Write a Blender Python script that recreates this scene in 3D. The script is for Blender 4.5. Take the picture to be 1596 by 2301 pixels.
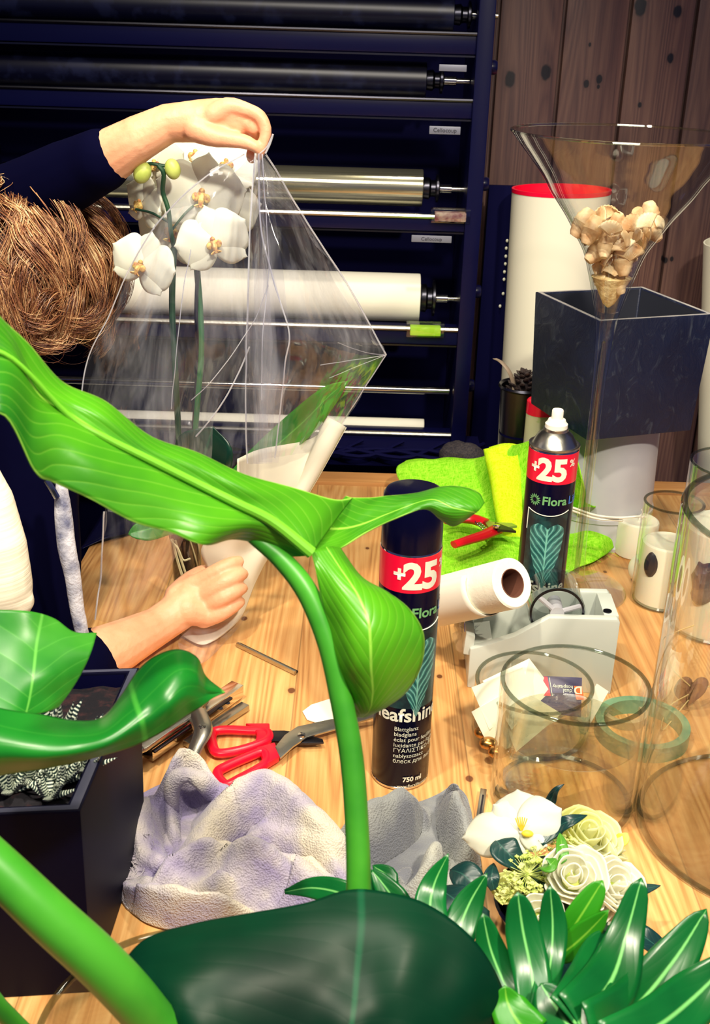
import bpy, bmesh, math, random
from mathutils import Vector, Matrix, noise
for _o in list(bpy.data.objects): bpy.data.objects.remove(_o, do_unlink=True)
random.seed(7)
V = Vector; PI = math.pi
# ---------------------------------------------------------------- camera
CZ = 1.682; PITCH = math.radians(23.5); ROLL = math.radians(1.7); FPX = 2500.0
TZ = 0.9                                   # height of the work table
_F = V((0, math.cos(PITCH), -math.sin(PITCH)))
_R0 = V((1, 0, 0)); _U0 = V((0, math.sin(PITCH), math.cos(PITCH)))
_R = _R0*math.cos(ROLL) + _U0*math.sin(ROLL)
_U = -_R0*math.sin(ROLL) + _U0*math.cos(ROLL)
CAM = V((0, 0, CZ))
cd = bpy.data.cameras.new('camera'); cam = bpy.data.objects.new('camera', cd)
bpy.context.scene.collection.objects.link(cam)
cam.matrix_world = Matrix.Translation(CAM) @ Matrix((_R, _U, -_F)).transposed().to_4x4()
cd.sensor_fit = 'VERTICAL'; cd.sensor_height = 24; cd.sensor_width = 24*1596/2301
cd.lens = FPX/2301*24; cd.clip_start = .02
cd.dof.use_dof = True; cd.dof.focus_distance = 1.35; cd.dof.aperture_fstop = 10
sc = bpy.context.scene; sc.camera = cam
sc.view_settings.view_transform = 'Standard'; sc.view_settings.look = 'None'
sc.cycles.transparent_max_bounces = 48; sc.cycles.max_bounces = 12
sc.view_settings.exposure = 0.5; sc.view_settings.gamma = 1; sc.view_settings.use_curve_mapping = False
# ---------------------------------------------------------------- world and lamps
w = bpy.data.worlds.new('world'); sc.world = w; w.use_nodes = True
w.node_tree.nodes['Background'].inputs[0].default_value = (.10, .12, .34, 1)
w.node_tree.nodes['Background'].inputs[1].default_value = .32
def lamp(name, loc, target, energy, size, col=(1, .9, .70), spot=None, blend=.6):
    l = bpy.data.lights.new(name, 'SPOT' if spot else 'AREA'); l.energy = energy; l.color = col
    if spot: l.spot_size = math.radians(spot); l.spot_blend = blend; l.shadow_soft_size = size
    else: l.shape = 'DISK'; l.size = size
    o = bpy.data.objects.new(name, l); sc.collection.objects.link(o)
    o.location = loc; o.rotation_euler = (V(target)-V(loc)).to_track_quat('-Z', 'Y').to_euler()
    return o
lamp('ceiling_spot', (.60, -.15, 2.65), (.12, 1.2, 1.0), 120, .06, spot=66)
lamp('ceiling_spot', (-.40, .55, 2.75), (-.2, 1.3, .9), 72, .05, spot=75)
lamp('ceiling_spot', (.15, 1.65, 2.75), (.1, 1.75, .9), 34, .05, spot=80)
lamp('soft_fill_lamp', (0, .2, 2.8), (0, 1.0, .9), 17, .8, col=(1, .93, .8))  # added soft fill from the camera side, brightens the shadowed blooms
# ---------------------------------------------------------------- pixel helpers
def ray(px, py): return _F + _R*((px-798)/FPX) + _U*((1150.5-py)/FPX)
def P(px, py, Y):
    d = ray(px, py); return CAM + d*(Y/d.y)
def T(px, py, h=0.0):
    d = ray(px, py); return CAM + d*((TZ+h-CZ)/d.z)
def M_(px, py, Y, r): return r/FPX*(P(px, py, Y)-CAM).dot(_F)      # pixel size to metres at depth Y
# ---------------------------------------------------------------- scene helpers
COL = sc.collection
def tag(o, label, cat, group=None, kind=None):
    o['label'] = label; o['category'] = cat
    if group: o['group'] = group
    if kind: o['kind'] = kind
    return o
def thing(name, label, cat, loc, group=None):
    o = bpy.data.objects.new(name, None); COL.objects.link(o); o.location = loc
    o.empty_display_size = .02
    return tag(o, label, cat, group)
def link(name, me, m, parent=None):
    o = bpy.data.objects.new(name, me); COL.objects.link(o)
    if m is not None and not me.materials:
        me.materials.append(m)
    if parent is not None:
        o.parent = parent
        if parent.type == 'EMPTY': o.matrix_parent_inverse = Matrix.Translation(-parent.location)
    return o
def cr(pts, n):
    """Catmull-Rom through pts, n+1 samples"""
    m = len(pts)
    if m == 1: return [pts[0].copy() for _ in range(n+1)]
    out = []
    for i in range(n+1):
        t = i/n*(m-1); k = min(int(t), m-2); t -= k
        p1, p2 = pts[k], pts[k+1]
        p0 = pts[k-1] if k else p1*2-p2
        p3 = pts[k+2] if k+2 < m else p2*2-p1
        out.append(.5*((2*p1)+(p2-p0)*t+(2*p0-5*p1+4*p2-p3)*t*t+(3*p1-p0-3*p2+p3)*t*t*t))
    return out
def crf(vals, n): return [q.x for q in cr([V((v, 0, 0)) for v in vals], n)]
class MB:
    def __init__(s): s.bm = bmesh.new(); s.uv = s.bm.loops.layers.uv.new('UVMap')
    def face(s, vs, uvs=None, mi=0):
        try: f = s.bm.faces.new(vs)
        except ValueError: return None
        f.smooth = True; f.material_index = mi
        if uvs:
            for l, u in zip(f.loops, uvs): l[s.uv].uv = u
        return f
    def box(s, c, size, rot=None, mi=0, taper=1.0):
        c = V(c); h = V(size)*.5; vs = []
        for z in (-1, 1):
            k = taper if z < 0 else 1
            for x, y in ((-1, -1), (1, -1), (1, 1), (-1, 1)):
                p = V((x*h.x*k, y*h.y*k, z*h.z))
                if rot is not None: p = rot @ p
                vs.append(s.bm.verts.new(c+p))
        for q in ((3, 2, 1, 0), (4, 5, 6, 7), (0, 1, 5, 4), (1, 2, 6, 5), (2, 3, 7, 6), (3, 0, 4, 7)):
            s.face([vs[i] for i in q], mi=mi)
        return s
    def tube(s, pts, radii, n=10, caps=True, flat=None, mi=0, ref=None):
        """sweep a circle (or flat ellipse) along pts"""
        pts = [V(p) for p in pts]
        if not isinstance(radii, (list, tuple)): radii = [radii]*len(pts)
        rings = []; up = V(ref) if ref is not None else None
        for i, p in enumerate(pts):
            d = (pts[min(i+1, len(pts)-1)]-pts[max(i-1, 0)])
            d = d.normalized() if d.length > 1e-9 else V((0, 0, 1))
            if up is None: up = V((0, 0, 1)) if abs(d.z) < .9 else V((1, 0, 0))
            a = d.cross(up)
            if a.length < 1e-6: a = d.cross(V((.3, .8, .2)))
            a.normalize(); b = a.cross(d).normalized()
            if ref is None: up = b
            fl = flat if flat else 1
            rings.append([s.bm.verts.new(p+a*math.cos(2*PI*k/n)*radii[i]+b*math.sin(2*PI*k/n)*radii[i]*fl) for k in range(n)])
        for i in range(len(rings)-1):
            for k in range(n):
                s.face([rings[i][k], rings[i][(k+1) % n], rings[i+1][(k+1) % n], rings[i+1][k]],
                       [(i/len(rings), k/n), (i/len(rings), (k+1)/n), ((i+1)/len(rings), (k+1)/n), ((i+1)/len(rings), k/n)], mi)
        if caps: s.face(rings[0][::-1], mi=mi); s.face(rings[-1], mi=mi)
        return s
    def lathe(s, prof, c=(0, 0, 0), n=48, axis=None, caps=(False, False), mi=0):
        """prof: (radius, height) list; axis defaults to +z"""
        c = V(c); q = V((0, 0, 1)).rotation_difference(V(axis)) if axis is not None else None
        rings = []
        for r, h in prof:
            ring = []
            for k in range(n):
                p = V((max(r, 1e-5)*math.cos(2*PI*k/n), max(r, 1e-5)*math.sin(2*PI*k/n), h))
                if q: p = q @ p
                ring.append(s.bm.verts.new(c+p))
            rings.append(ring)
        for i in range(len(rings)-1):
            for k in range(n):
                s.face([rings[i][k], rings[i][(k+1) % n], rings[i+1][(k+1) % n], rings[i+1][k]],
                       [(k/n, i/len(rings)), ((k+1)/n, i/len(rings)), ((k+1)/n, (i+1)/len(rings)), (k/n, (i+1)/len(rings))], mi)
        if caps[0]: s.face(rings[0][::-1], mi=mi)
        if caps[1]: s.face(rings[-1], mi=mi)
        return s
    def grid(s, g, mi=0, u0=0, u1=1):
        nu, nv = len(g)-1, len(g[0])-1
        vs = [[s.bm.verts.new(p) for p in r] for r in g]
        for i in range(nu):
            for j in range(nv):
                s.face([vs[i][j], vs[i][j+1], vs[i+1][j+1], vs[i+1][j]],
                       [(u0+(u1-u0)*a/nu, b/nv) for a, b in ((i, j), (i, j+1), (i+1, j+1), (i+1, j))], mi)
        return s
    def ball(s, c, r, seg=12, rings=8, scale=(1, 1, 1), rot=None, mi=0):
        c = V(c); prev = None
        top = None
        allr = []
        for i in range(rings+1):
            a = -PI/2+PI*i/rings; ring = []
            for k in range(seg):
                p = V((math.cos(a)*math.cos(2*PI*k/seg)*scale[0], math.cos(a)*math.sin(2*PI*k/seg)*scale[1], math.sin(a)*scale[2]))*r
                if rot is not None: p = rot @ p
                ring.append(c+p)
            allr.append(ring)
        vr = [[s.bm.verts.new(allr[0][0])]] + [[s.bm.verts.new(p) for p in r] for r in allr[1:-1]] + [[s.bm.verts.new(allr[-1][0])]]
        for k in range(seg):
            s.face([vr[0][0], vr[1][(k+1) % seg], vr[1][k]], mi=mi); s.face([vr[-1][0], vr[-2][k], vr[-2][(k+1) % seg]], mi=mi)
            for i in range(1, len(vr)-2):
                s.face([vr[i][k], vr[i][(k+1) % seg], vr[i+1][(k+1) % seg], vr[i+1][k]], mi=mi)
        return s
    def poly(s, pts, thick, nrm, mi=0):
        """extruded outline"""
        nrm = V(nrm)*thick
        a = [s.bm.verts.new(V(p)) for p in pts]; b = [s.bm.verts.new(V(p)+nrm) for p in pts]
        s.face(a[::-1], mi=mi); s.face(b, mi=mi)
        for i in range(len(a)):
            j = (i+1) % len(a); s.face([a[i], a[j], b[j], b[i]], mi=mi)
        return s
    def build(s, name, m, parent=None, sharp=35, bevel=None, thick=None, sub=0, mats=None, disp=None, recalc=True):
        if disp:
            for v in s.bm.verts: v.co += disp(v.co)
        if recalc: bmesh.ops.recalc_face_normals(s.bm, faces=s.bm.faces[:])
        if bevel:
            es = [e for e in s.bm.edges if len(e.link_faces) == 2 and e.calc_face_angle(0) > .6]
            bmesh.ops.bevel(s.bm, geom=es, offset=bevel, segments=2, profile=.6, affect='EDGES')
            for f in s.bm.faces: f.smooth = True
        for e in s.bm.edges:
            if len(e.link_faces) == 2 and e.calc_face_angle(0) > math.radians(sharp): e.smooth = False
        me = bpy.data.meshes.new(name); s.bm.to_mesh(me); s.bm.free()
        if mats:
            for q in mats: me.materials.append(q)
        o = link(name, me, m, parent)
        if thick:
            md = o.modifiers.new('thickness', 'SOLIDIFY'); md.thickness = thick; md.offset = 0
        if sub:
            md = o.modifiers.new('subdivision', 'SUBSURF'); md.levels = sub; md.render_levels = sub
        return o
def sheet(rows, nu, nv):
    """rows of control points -> smooth grid (nu along rows list, nv along each row)"""
    a = [cr([V(p) for p in r], nv) for r in rows]
    cols = [cr([a[i][j] for i in range(len(a))], nu) for j in range(nv+1)]
    return [[cols[j][i] for j in range(nv+1)] for i in range(nu+1)]
def crinkle(amp, sc_, seed=0):
    def f(p):
        q = p*sc_+V((seed, seed*2, 3)); return noise.noise_vector(q)*amp
    return f
def tipround(t): return 1 if t < .86 else math.sqrt(max(0, 1-((t-.86)/.14)**2))
def strip(mb, pts, widths, nrm, fold=.15, nu=14, nv=6, mi=0, wave=0, droop=0):
    """leaf strip: pts along the midrib, half-widths in metres, nrm = facing direction, V-folded"""
    c = cr([V(p) for p in pts], nu); ws = crf(widths, nu); g = []
    for i, p in enumerate(c):
        d = (c[min(i+1, nu)]-c[max(i-1, 0)]).normalized()
        a = d.cross(V(nrm)).normalized(); n = a.cross(d).normalized(); row = []
        for j in range(nv+1):
            t = j/nv*2-1; wv = max(ws[i]*tipround(i/nu), 2e-4)
            row.append(p+a*t*wv+n*(abs(t)*fold*wv - droop*t*t*wv + wave*math.sin(i*.9+t*2)*abs(t)))
        g.append(row)
    mb.grid(g, mi=mi)
def solid_from(chains, balls, voxel, smooth=4, name='blob'):
    """tapered limbs + ellipsoids fused into one continuous skin"""
    mb = MB()
    for ch in chains:
        for (p, r) in ch: mb.ball(p, r, 16, 10)
        for (p, r), (q, t) in zip(ch[:-1], ch[1:]):
            mb.tube([p, q], [r, t], 16)
    for b in balls: mb.ball(b[0], 1.0, 20, 14, scale=b[1], rot=b[2] if len(b) > 2 else None)
    me = bpy.data.meshes.new(name); mb.bm.to_mesh(me); mb.bm.free()
    o = bpy.data.objects.new(name, me); COL.objects.link(o)
    r = o.modifiers.new('r', 'REMESH'); r.mode = 'VOXEL'; r.voxel_size = voxel
    s = o.modifiers.new('s', 'SMOOTH'); s.factor = .5; s.iterations = smooth
    dg = bpy.context.evaluated_depsgraph_get(); dg.update()
    ev = o.evaluated_get(dg); out = bpy.data.meshes.new_from_object(ev)
    bpy.data.objects.remove(o, do_unlink=True)
    for p in out.polygons: p.use_smooth = True
    return out
# ---------------------------------------------------------------- materials
def lin(c):
    return tuple((x/255/12.92 if x/255 <= .04045 else ((x/255+.055)/1.055)**2.4) for x in c[:3])+(1,)
class NT:
    def __init__(s, name):
        s.m = bpy.data.materials.new(name); s.m.use_nodes = True; s.t = s.m.node_tree
        s.b = s.t.nodes['Principled BSDF']; s.out = s.t.nodes['Material Output']
    def n(s, ty, **kw):
        nd = s.t.nodes.new(ty)
        for k, v in kw.items():
            if k.startswith('_'): setattr(nd, k[1:], v)
            else:
                key = int(k[1:]) if k[0] == 'i' and k[1:].isdigit() else k.replace('_', ' ')
                if hasattr(v, 'is_output'): s.t.links.new(v, nd.inputs[key])
                else: nd.inputs[key].default_value = v
        return nd
    def l(s, a, b): s.t.links.new(a, b)
    def math(s, op, a, b=0.0, clamp=False):
        return s.n('ShaderNodeMath', _operation=op, _use_clamp=clamp, i0=a, i1=b).outputs[0]
    def co(s, scale=(1, 1, 1), kind='Object', loc=(0, 0, 0)):
        tc = s.n('ShaderNodeTexCoord'); mp = s.n('ShaderNodeMapping', Vector=tc.outputs[kind], Scale=scale, Location=loc)
        return mp.outputs[0]
    def noise(s, vec, scale, detail=3, rough=.55, dist=0, out=0):
        return s.n('ShaderNodeTexNoise', Vector=vec, Scale=scale, Detail=detail, Roughness=rough, Distortion=dist).outputs[out]
    def ramp(s, fac, stops, interp='LINEAR'):
        r = s.n('ShaderNodeValToRGB', Fac=fac); cr_ = r.color_ramp; cr_.interpolation = interp
        while len(cr_.elements) < len(stops): cr_.elements.new(.5)
        for e, (p, c) in zip(cr_.elements, stops): e.position = p; e.color = c if len(c) == 4 and max(c) <= 1 else lin(c)
        return r.outputs[0]
    def mix(s, fac, a, b, bt='MIX'):
        x = s.n('ShaderNodeMix', _data_type='RGBA', _blend_type=bt)
        for i, v in ((0, fac), (6, a), (7, b)):
            if hasattr(v, 'is_output'): s.l(v, x.inputs[i])
            else: x.inputs[i].default_value = v
        return x.outputs[2]
    def bump(s, h, strength=.3, dist=.002):
        b = s.n('ShaderNodeBump', Strength=strength, Distance=dist, Height=h); s.l(b.outputs[0], s.b.inputs['Normal']); return b.outputs[0]
def mat(name, c, rough=.5, metal=0, spec=.5, c2=None, nscale=8, ndetail=4, stretch=(1, 1, 1), bump=None, sss=0, coat=0, lo=.35, hi=.65, sheen=0, trans=0, kind='Object'):
    k = NT(name); k.b.inputs['Roughness'].default_value = rough; k.b.inputs['Metallic'].default_value = metal
    k.b.inputs['Specular IOR Level'].default_value = spec
    if c2:
        k.l(k.ramp(k.noise(k.co(stretch, kind), nscale, ndetail), [(lo, c), (hi, c2)]), k.b.inputs['Base Color'])
    else: k.b.inputs['Base Color'].default_value = lin(c)
    if bump: k.bump(k.noise(k.co(bump[2] if len(bump) > 2 else (1, 1, 1)), bump[0], 4), bump[1], .003)
    if sss:
        k.b.inputs['Subsurface Weight'].default_value = sss; k.b.inputs['Subsurface Radius'].default_value = (1, .5, .3)
        k.b.inputs['Subsurface Scale'].default_value = .01
    if coat: k.b.inputs['Coat Weight'].default_value = coat; k.b.inputs['Coat Roughness'].default_value = .05
    if sheen: k.b.inputs['Sheen Weight'].default_value = sheen
    if trans:
        tr = k.n('ShaderNodeBsdfTranslucent'); tr.inputs[0].default_value = lin(c2 or c)
        ms = k.n('ShaderNodeMixShader', Fac=trans); k.l(k.b.outputs[0], ms.inputs[1]); k.l(tr.outputs[0], ms.inputs[2]); k.l(ms.outputs[0], k.out.inputs[0])
    return k.m
def clear(name, tint=(235, 240, 240), rough=.02, blend=.25, base=.03, bump=None, film=0, gloss=(1, 1, 1, 1), edge=.8, power=4.0, peak=.55):
    """thin clear glass or film: see-through with fresnel reflections"""
    k = NT(name); k.t.nodes.remove(k.b)
    lw = k.n('ShaderNodeLayerWeight', Blend=.5)
    g = k.n('ShaderNodeBsdfGlossy', Roughness=rough); g.inputs[0].default_value = gloss
    if bump:
        bp = k.n('ShaderNodeBump', Strength=bump[1], Distance=.004, Height=k.noise(k.co(bump[2] if len(bump) > 2 else (1, 1, 1)), bump[0], 3))
        k.l(bp.outputs[0], g.inputs['Normal']); k.l(bp.outputs[0], lw.inputs['Normal'])
    tcol = k.ramp(lw.outputs['Facing'], [(.0, tint), (.8, tint), (1.0, tuple(x*edge for x in tint))])
    tr = k.n('ShaderNodeBsdfTransparent'); k.l(tcol, tr.inputs[0])
    fac = k.math('ADD', k.math('MULTIPLY', k.math('POWER', lw.outputs['Facing'], power), peak), base, clamp=True)
    ms = k.n('ShaderNodeMixShader', Fac=fac); k.l(tr.outputs[0], ms.inputs[1]); k.l(g.outputs[0], ms.inputs[2])
    last = ms
    if film:
        if film == 'streak': film = k.ramp(k.noise(k.co((1, 1, .22)), 26, 4, .6, .6), [(.42, (28, 28, 28)), (.62, (90, 90, 90)), (.75, (130, 130, 130))])  # pale haze streaks painted into the film as diffuse white
        d = k.n('ShaderNodeBsdfDiffuse'); d.inputs[0].default_value = (.8, .8, .85, 1)
        m2 = k.n('ShaderNodeMixShader', Fac=film if hasattr(film, 'is_output') else float(film)); k.l(ms.outputs[0], m2.inputs[1]); k.l(d.outputs[0], m2.inputs[2]); last = m2
    k.l(last.outputs[0], k.out.inputs[0]); return k.m
def wood(name, c1, c2, cdark, along='Y', pw=.15, off=0, knots=(60, 35, 20), kscale=2.6, rough=.5, seam=True, bump=.15, spots=()):
    k = NT(name); k.b.inputs['Roughness'].default_value = rough
    tc = k.n('ShaderNodeTexCoord').outputs['Object']; sp = k.n('ShaderNodeSeparateXYZ', Vector=tc)
    x = sp.outputs[0] if along != 'X' else sp.outputs[1]
    y = {'X': sp.outputs[0], 'Y': sp.outputs[1], 'Z': sp.outputs[2]}[along]
    xi = k.math('DIVIDE', k.math('ADD', x, off), pw); fl = k.math('FLOOR', xi)
    rnd = k.n('ShaderNodeTexWhiteNoise', _noise_dimensions='1D', W=fl).outputs[0]
    sh = k.math('MULTIPLY', rnd, 7.3)
    kv = k.n('ShaderNodeCombineXYZ', X=k.math('MULTIPLY', x, 4.2), Y=k.math('ADD', k.math('MULTIPLY', y, 1.35), sh), Z=sh).outputs[0]
    vo = k.n('ShaderNodeTexVoronoi', Vector=kv, Scale=kscale); kd = vo.outputs['Distance']
    infl = k.math('MULTIPLY', k.math('POWER', k.math('SUBTRACT', 1.0, kd, True), 9.0), .9)
    gv = k.n('ShaderNodeCombineXYZ', X=k.math('ADD', k.math('MULTIPLY', x, 9.0), infl), Y=k.math('ADD', k.math('MULTIPLY', y, .45), sh), Z=rnd).outputs[0]
    g = k.noise(gv, 1.5, 1.5, .45); rings = k.math('FRACT', k.math('MULTIPLY', g, 24.0)); rings = k.math('PINGPONG', rings, .5)
    fv = k.n('ShaderNodeCombineXYZ', X=k.math('ADD', k.math('MULTIPLY', x, 260.0), k.math('MULTIPLY', infl, 9.0)), Y=k.math('MULTIPLY', y, 6.0), Z=0.0).outputs[0]
    fib = k.noise(fv, 1.0, 3, .6)
    bv = k.n('ShaderNodeCombineXYZ', X=k.math('MULTIPLY', x, 30.0), Y=k.math('MULTIPLY', y, 1.6), Z=sh).outputs[0]
    t = k.math('ADD', k.math('ADD', k.math('MULTIPLY', rings, .55), k.math('MULTIPLY', fib, .55)), k.math('MULTIPLY', k.noise(bv, 1.0, 3, .6), .35))
    col = k.ramp(t, [(.38, c1), (.66, c2), (.98, cdark)])
    col = k.mix(k.math('MULTIPLY', rnd, .35), col, lin(cdark), 'MULTIPLY') if False else k.mix(k.math('MULTIPLY', rnd, .28), col, lin(cdark))
    km = k.ramp(kd, [(.035, (255, 255, 255)), (.075, (70, 70, 70)), (.12, (0, 0, 0))])
    col = k.mix(km, col, lin(knots))
    blot = k.ramp(k.noise(k.co((1, 1, 1)), 3.5, 4), [(.55, (0, 0, 0)), (.8, (120, 120, 120))]); col = k.mix(blot, col, lin(cdark))
    for (ax_, ay_, rr_) in spots:      # single knots at their own places
        dx_ = k.math('SUBTRACT', x, ax_); dy_ = k.math('MULTIPLY', k.math('SUBTRACT', y, ay_), .72)
        dd = k.math('SQRT', k.math('ADD', k.math('MULTIPLY', dx_, dx_), k.math('MULTIPLY', dy_, dy_)))
        dd = k.math('ADD', dd, k.math('MULTIPLY', k.math('SUBTRACT', k.noise(k.co(), 60, 2), .5), rr_*.7))
        col = k.mix(k.ramp(k.math('DIVIDE', dd, rr_*2.2), [(.36, (255, 255, 255)), (.50, (120, 120, 120)), (.9, (0, 0, 0))]), col, lin(knots))
    if seam:
        fr = k.math('PINGPONG', xi, .5); sm = k.ramp(fr, [(.0, (255, 255, 255)), (.006, (0, 0, 0))]); col = k.mix(k.math('MULTIPLY', sm, .55), col, lin(tuple(v*.4 for v in cdark)))
    k.l(col, k.b.inputs['Base Color']); k.bump(t, bump, .002)
    return k.m
def leafmat(name, c, c2, vein, nveins=14, slope=1.2, rough=.35, trans=.25, edge=None, mottle=6, midw=.02, bump=.12, vs=1.0, spec=.5):
    k = NT(name); k.b.inputs['Roughness'].default_value = rough; k.b.inputs['Specular IOR Level'].default_value = spec
    uv = k.n('ShaderNodeTexCoord').outputs['UV']; sp = k.n('ShaderNodeSeparateXYZ', Vector=uv)
    av = k.math('ABSOLUTE', k.math('SUBTRACT', sp.outputs[1], .5))
    ph = k.math('MULTIPLY', k.math('ADD', sp.outputs[0], k.math('MULTIPLY', av, slope)), float(nveins))
    ph = k.math('ADD', ph, k.math('MULTIPLY', k.noise(k.co(), 9, 2), .7))
    wv = k.math('PINGPONG', ph, .5)
    base = k.ramp(k.noise(k.co(), mottle, 4), [(.35, c), (.65, c2)])
    vm = k.ramp(wv, [(.0, (150*vs, 150*vs, 150*vs)), (.05, (50*vs, 50*vs, 50*vs)), (.15, (0, 0, 0))])
    col = k.mix(vm, base, lin(vein))
    mm = k.ramp(av, [(midw*.5, (255, 255, 255)), (midw*1.6, (0, 0, 0))]); col = k.mix(mm, col, lin(vein))
    if edge:
        em = k.ramp(av, [(.485, (0, 0, 0)), (.497, (255, 255, 255))]); col = k.mix(em, col, lin(edge))
    k.l(col, k.b.inputs['Base Color'])
    k.bump(k.math('ADD', k.math('MULTIPLY', k.math('SMOOTH_MIN', wv, .12), 2.0), k.math('MULTIPLY', k.noise(k.co(), 45, 3), .5)), bump, .003)
    if trans:
        tr = k.n('ShaderNodeBsdfTranslucent'); k.l(col, tr.inputs[0])
        ms = k.n('ShaderNodeMixShader', Fac=trans); k.l(k.b.outputs[0], ms.inputs[1]); k.l(tr.outputs[0], ms.inputs[2]); k.l(ms.outputs[0], k.out.inputs[0])
    return k.m
WHITE = (238, 234, 220)
m_black = mat('navy_black_lacquer', (4, 4, 32), .25, spec=.2)
m_blackmatte = mat('navy_black_cloth', (3, 3, 30), .9, spec=.04)
m_rack = mat('dark_rack_metal', (7, 8, 48), .3, spec=.3)
m_rackback = mat('dark_rack_board', (4, 4, 46), .8, spec=.08)
m_steel = mat('brushed_steel', (190, 188, 180), .28, 1, bump=(120, .08))
m_chrome = mat('polished_steel', (215, 212, 205), .12, 1)
m_dsteel = mat('dark_steel', (70, 70, 80), .3, 1)
m_paper = mat('white_paper', WHITE, .75, spec=.2, bump=(90, .05))
m_film = mat('silver_film_roll', (205, 200, 170), .16, .85, c2=(150, 148, 130), nscale=1.5, stretch=(.5, 30, 30), bump=(3, .25, (.4, 25, 25)))
m_glass = clear('clear_glass', (253, 254, 253), .015, .10, .035, bump=(14, .05), power=3.0, peak=.75, edge=.72)
m_cello = clear('cellophane', (246, 246, 250), .09, .32, .045, bump=(24, .6, (1, 1, .35)), film='streak', power=2.5, peak=.5, edge=.9)
m_water = clear('water', (248, 248, 240), .02, .3, .09, bump=(22, .5), power=2.5, peak=.7)
m_skin = mat('skin', (228, 160, 122), .5, c2=(240, 180, 142), nscale=22, sss=.25, bump=(140, .25))
m_red = mat('red_plastic', (235, 12, 45), .3)
m_redl = mat('red_label', (238, 10, 55), .28)
m_letter = mat('printed_white', (235, 235, 215), .5)
m_lettergreen = mat('printed_green', (110, 170, 110), .5)
m_letterblue = mat('printed_blue', (60, 110, 200), .5)
m_ink = mat('printed_black', (20, 18, 30), .6)
# ================================================================ SETTING
WY = 2.38
def _k(l, f): return [(f(x, y).x, (f(x, y).z if f is _w else f(x, y).y), r) for x, y, r in l]
def _w(x, y): return P(x, y, WY)
m_wall = wood('pine_wall_boards', (116, 86, 76), (94, 66, 62), (50, 36, 44), along='Z', pw=.128, off=.02, knots=(12, 8, 20), kscale=.7, rough=.45, seam=False, spots=_k([(1147, 178, .011), (1227, 163, .011), (1318, 188, .006), (1347, 178, .006), (1440, 14, .012), (1523, 26, .009), (1507, 131, .007), (1326, 100, .003), (1345, 195, .003), (1438, 236, .004), (1496, 585, .005), (1510, 582, .004)], _w))
m_table = wood('pine_table_top', (238, 188, 122), (216, 156, 92), (146, 90, 48), along='Y', pw=.21, off=.07, knots=(112, 66, 36), kscale=1.1, rough=.42, spots=_k([(826, 1232, .0035), (549, 1390, .0045), (655, 1552, .005), (1055, 1750, .0048), (988, 1520, .0036), (1360, 1285, .0035), (505, 1930, .004)], T))
m_tedge = wood('pine_edge_board', (222, 168, 104), (200, 140, 80), (140, 84, 44), along='X', pw=.3, off=0, knots=(84, 46, 24), kscale=2.4)
m_floor = mat('grey_floor', (60, 56, 60), .6, c2=(44, 40, 46), nscale=5)
def struct(name, mb, m, **kw):
    o = mb.build(name, m, **kw); o['kind'] = 'structure'; return o
struct('floor', MB().box((0, 1.2, -.02), (4.4, 4.4, .04)), m_floor)
mb = MB(); x = -2.2+.02
k = 0
while x < 2.2:
    mb.box((x+.064, WY+.012, 1.4), (.121, .024, 2.8)); x += .128
mb.box((0, WY+.03, 1.4), (4.4, .02, 2.8))
struct('wall_back', mb, m_wall, bevel=.004)
struct('ceiling', MB().box((0, 1.2, 2.95), (4.4, 4.4, .04)), mat('dark_ceiling', (50, 46, 60), .8))
# ---------------------------------------------------------------- table
TF = T(800, 1066).y; TX0, TX1, TY0 = -.43, .95, .22
tb = thing('work_table', 'long pine work table with knots and stains that everything stands on', 'table', (.26, 1.1, 0))
MB().box(((TX0+TX1)/2, (TY0+TF-.055)/2, TZ-.02), (TX1-TX0, TF-.055-TY0, .04)).build('tabletop', m_table, tb, bevel=.004)
MB().box(((TX0+TX1)/2, TF-.0265, TZ-.018), (TX1-TX0, .053, .046)).build('edge_board', m_tedge, tb, bevel=.003)
for sx in (TX0+.06, TX1-.06):
    for sy in (TY0+.08, TF-.1):
        MB().box((sx, sy, (TZ-.04)/2), (.07, .07, TZ-.04)).build('leg', m_tedge, tb, bevel=.004)
# ================================================================ DISPENSER RACK
RY = 2.2                                    # depth of the roll axes
def RX(px, py=600, Y=RY): return P(px, py, Y).x
def RZ(py, px=800, Y=RY): return P(px, py, Y).z
rx0, rx1 = RX(-60), RX(1072, 500)
rk = thing('paper_roll_rack', 'tall dark metal wall rack holding film and paper rolls behind the table', 'rack', ((rx0+rx1)/2, RY, 0))
MB().box(((rx0+rx1)/2, WY-.018, 1.35), (rx1-rx0, .012, 2.3)).build('back_board', m_rackback, rk)
for xx in (rx0, rx1-.03):
    MB().box((xx+.015, RY+.035, 1.3), (.03, .23, 2.4)).build('upright', m_rack, rk, bevel=.003)
    for pz in (150, 410, 650, 860):
        MB().lathe([(0, .012), (.011, .012), (.013, .008), (.013, 0)], (xx+(.033 if xx > 0 else 0), RY-.02, RZ(pz, 1080)), 12, axis=(1, 0, 0)).build('bolt', m_rack, rk)
RAIL = [(72, 105), (222, 250), (485, 506), (738, 762), (975, 1008), (-90, -60)]
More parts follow.
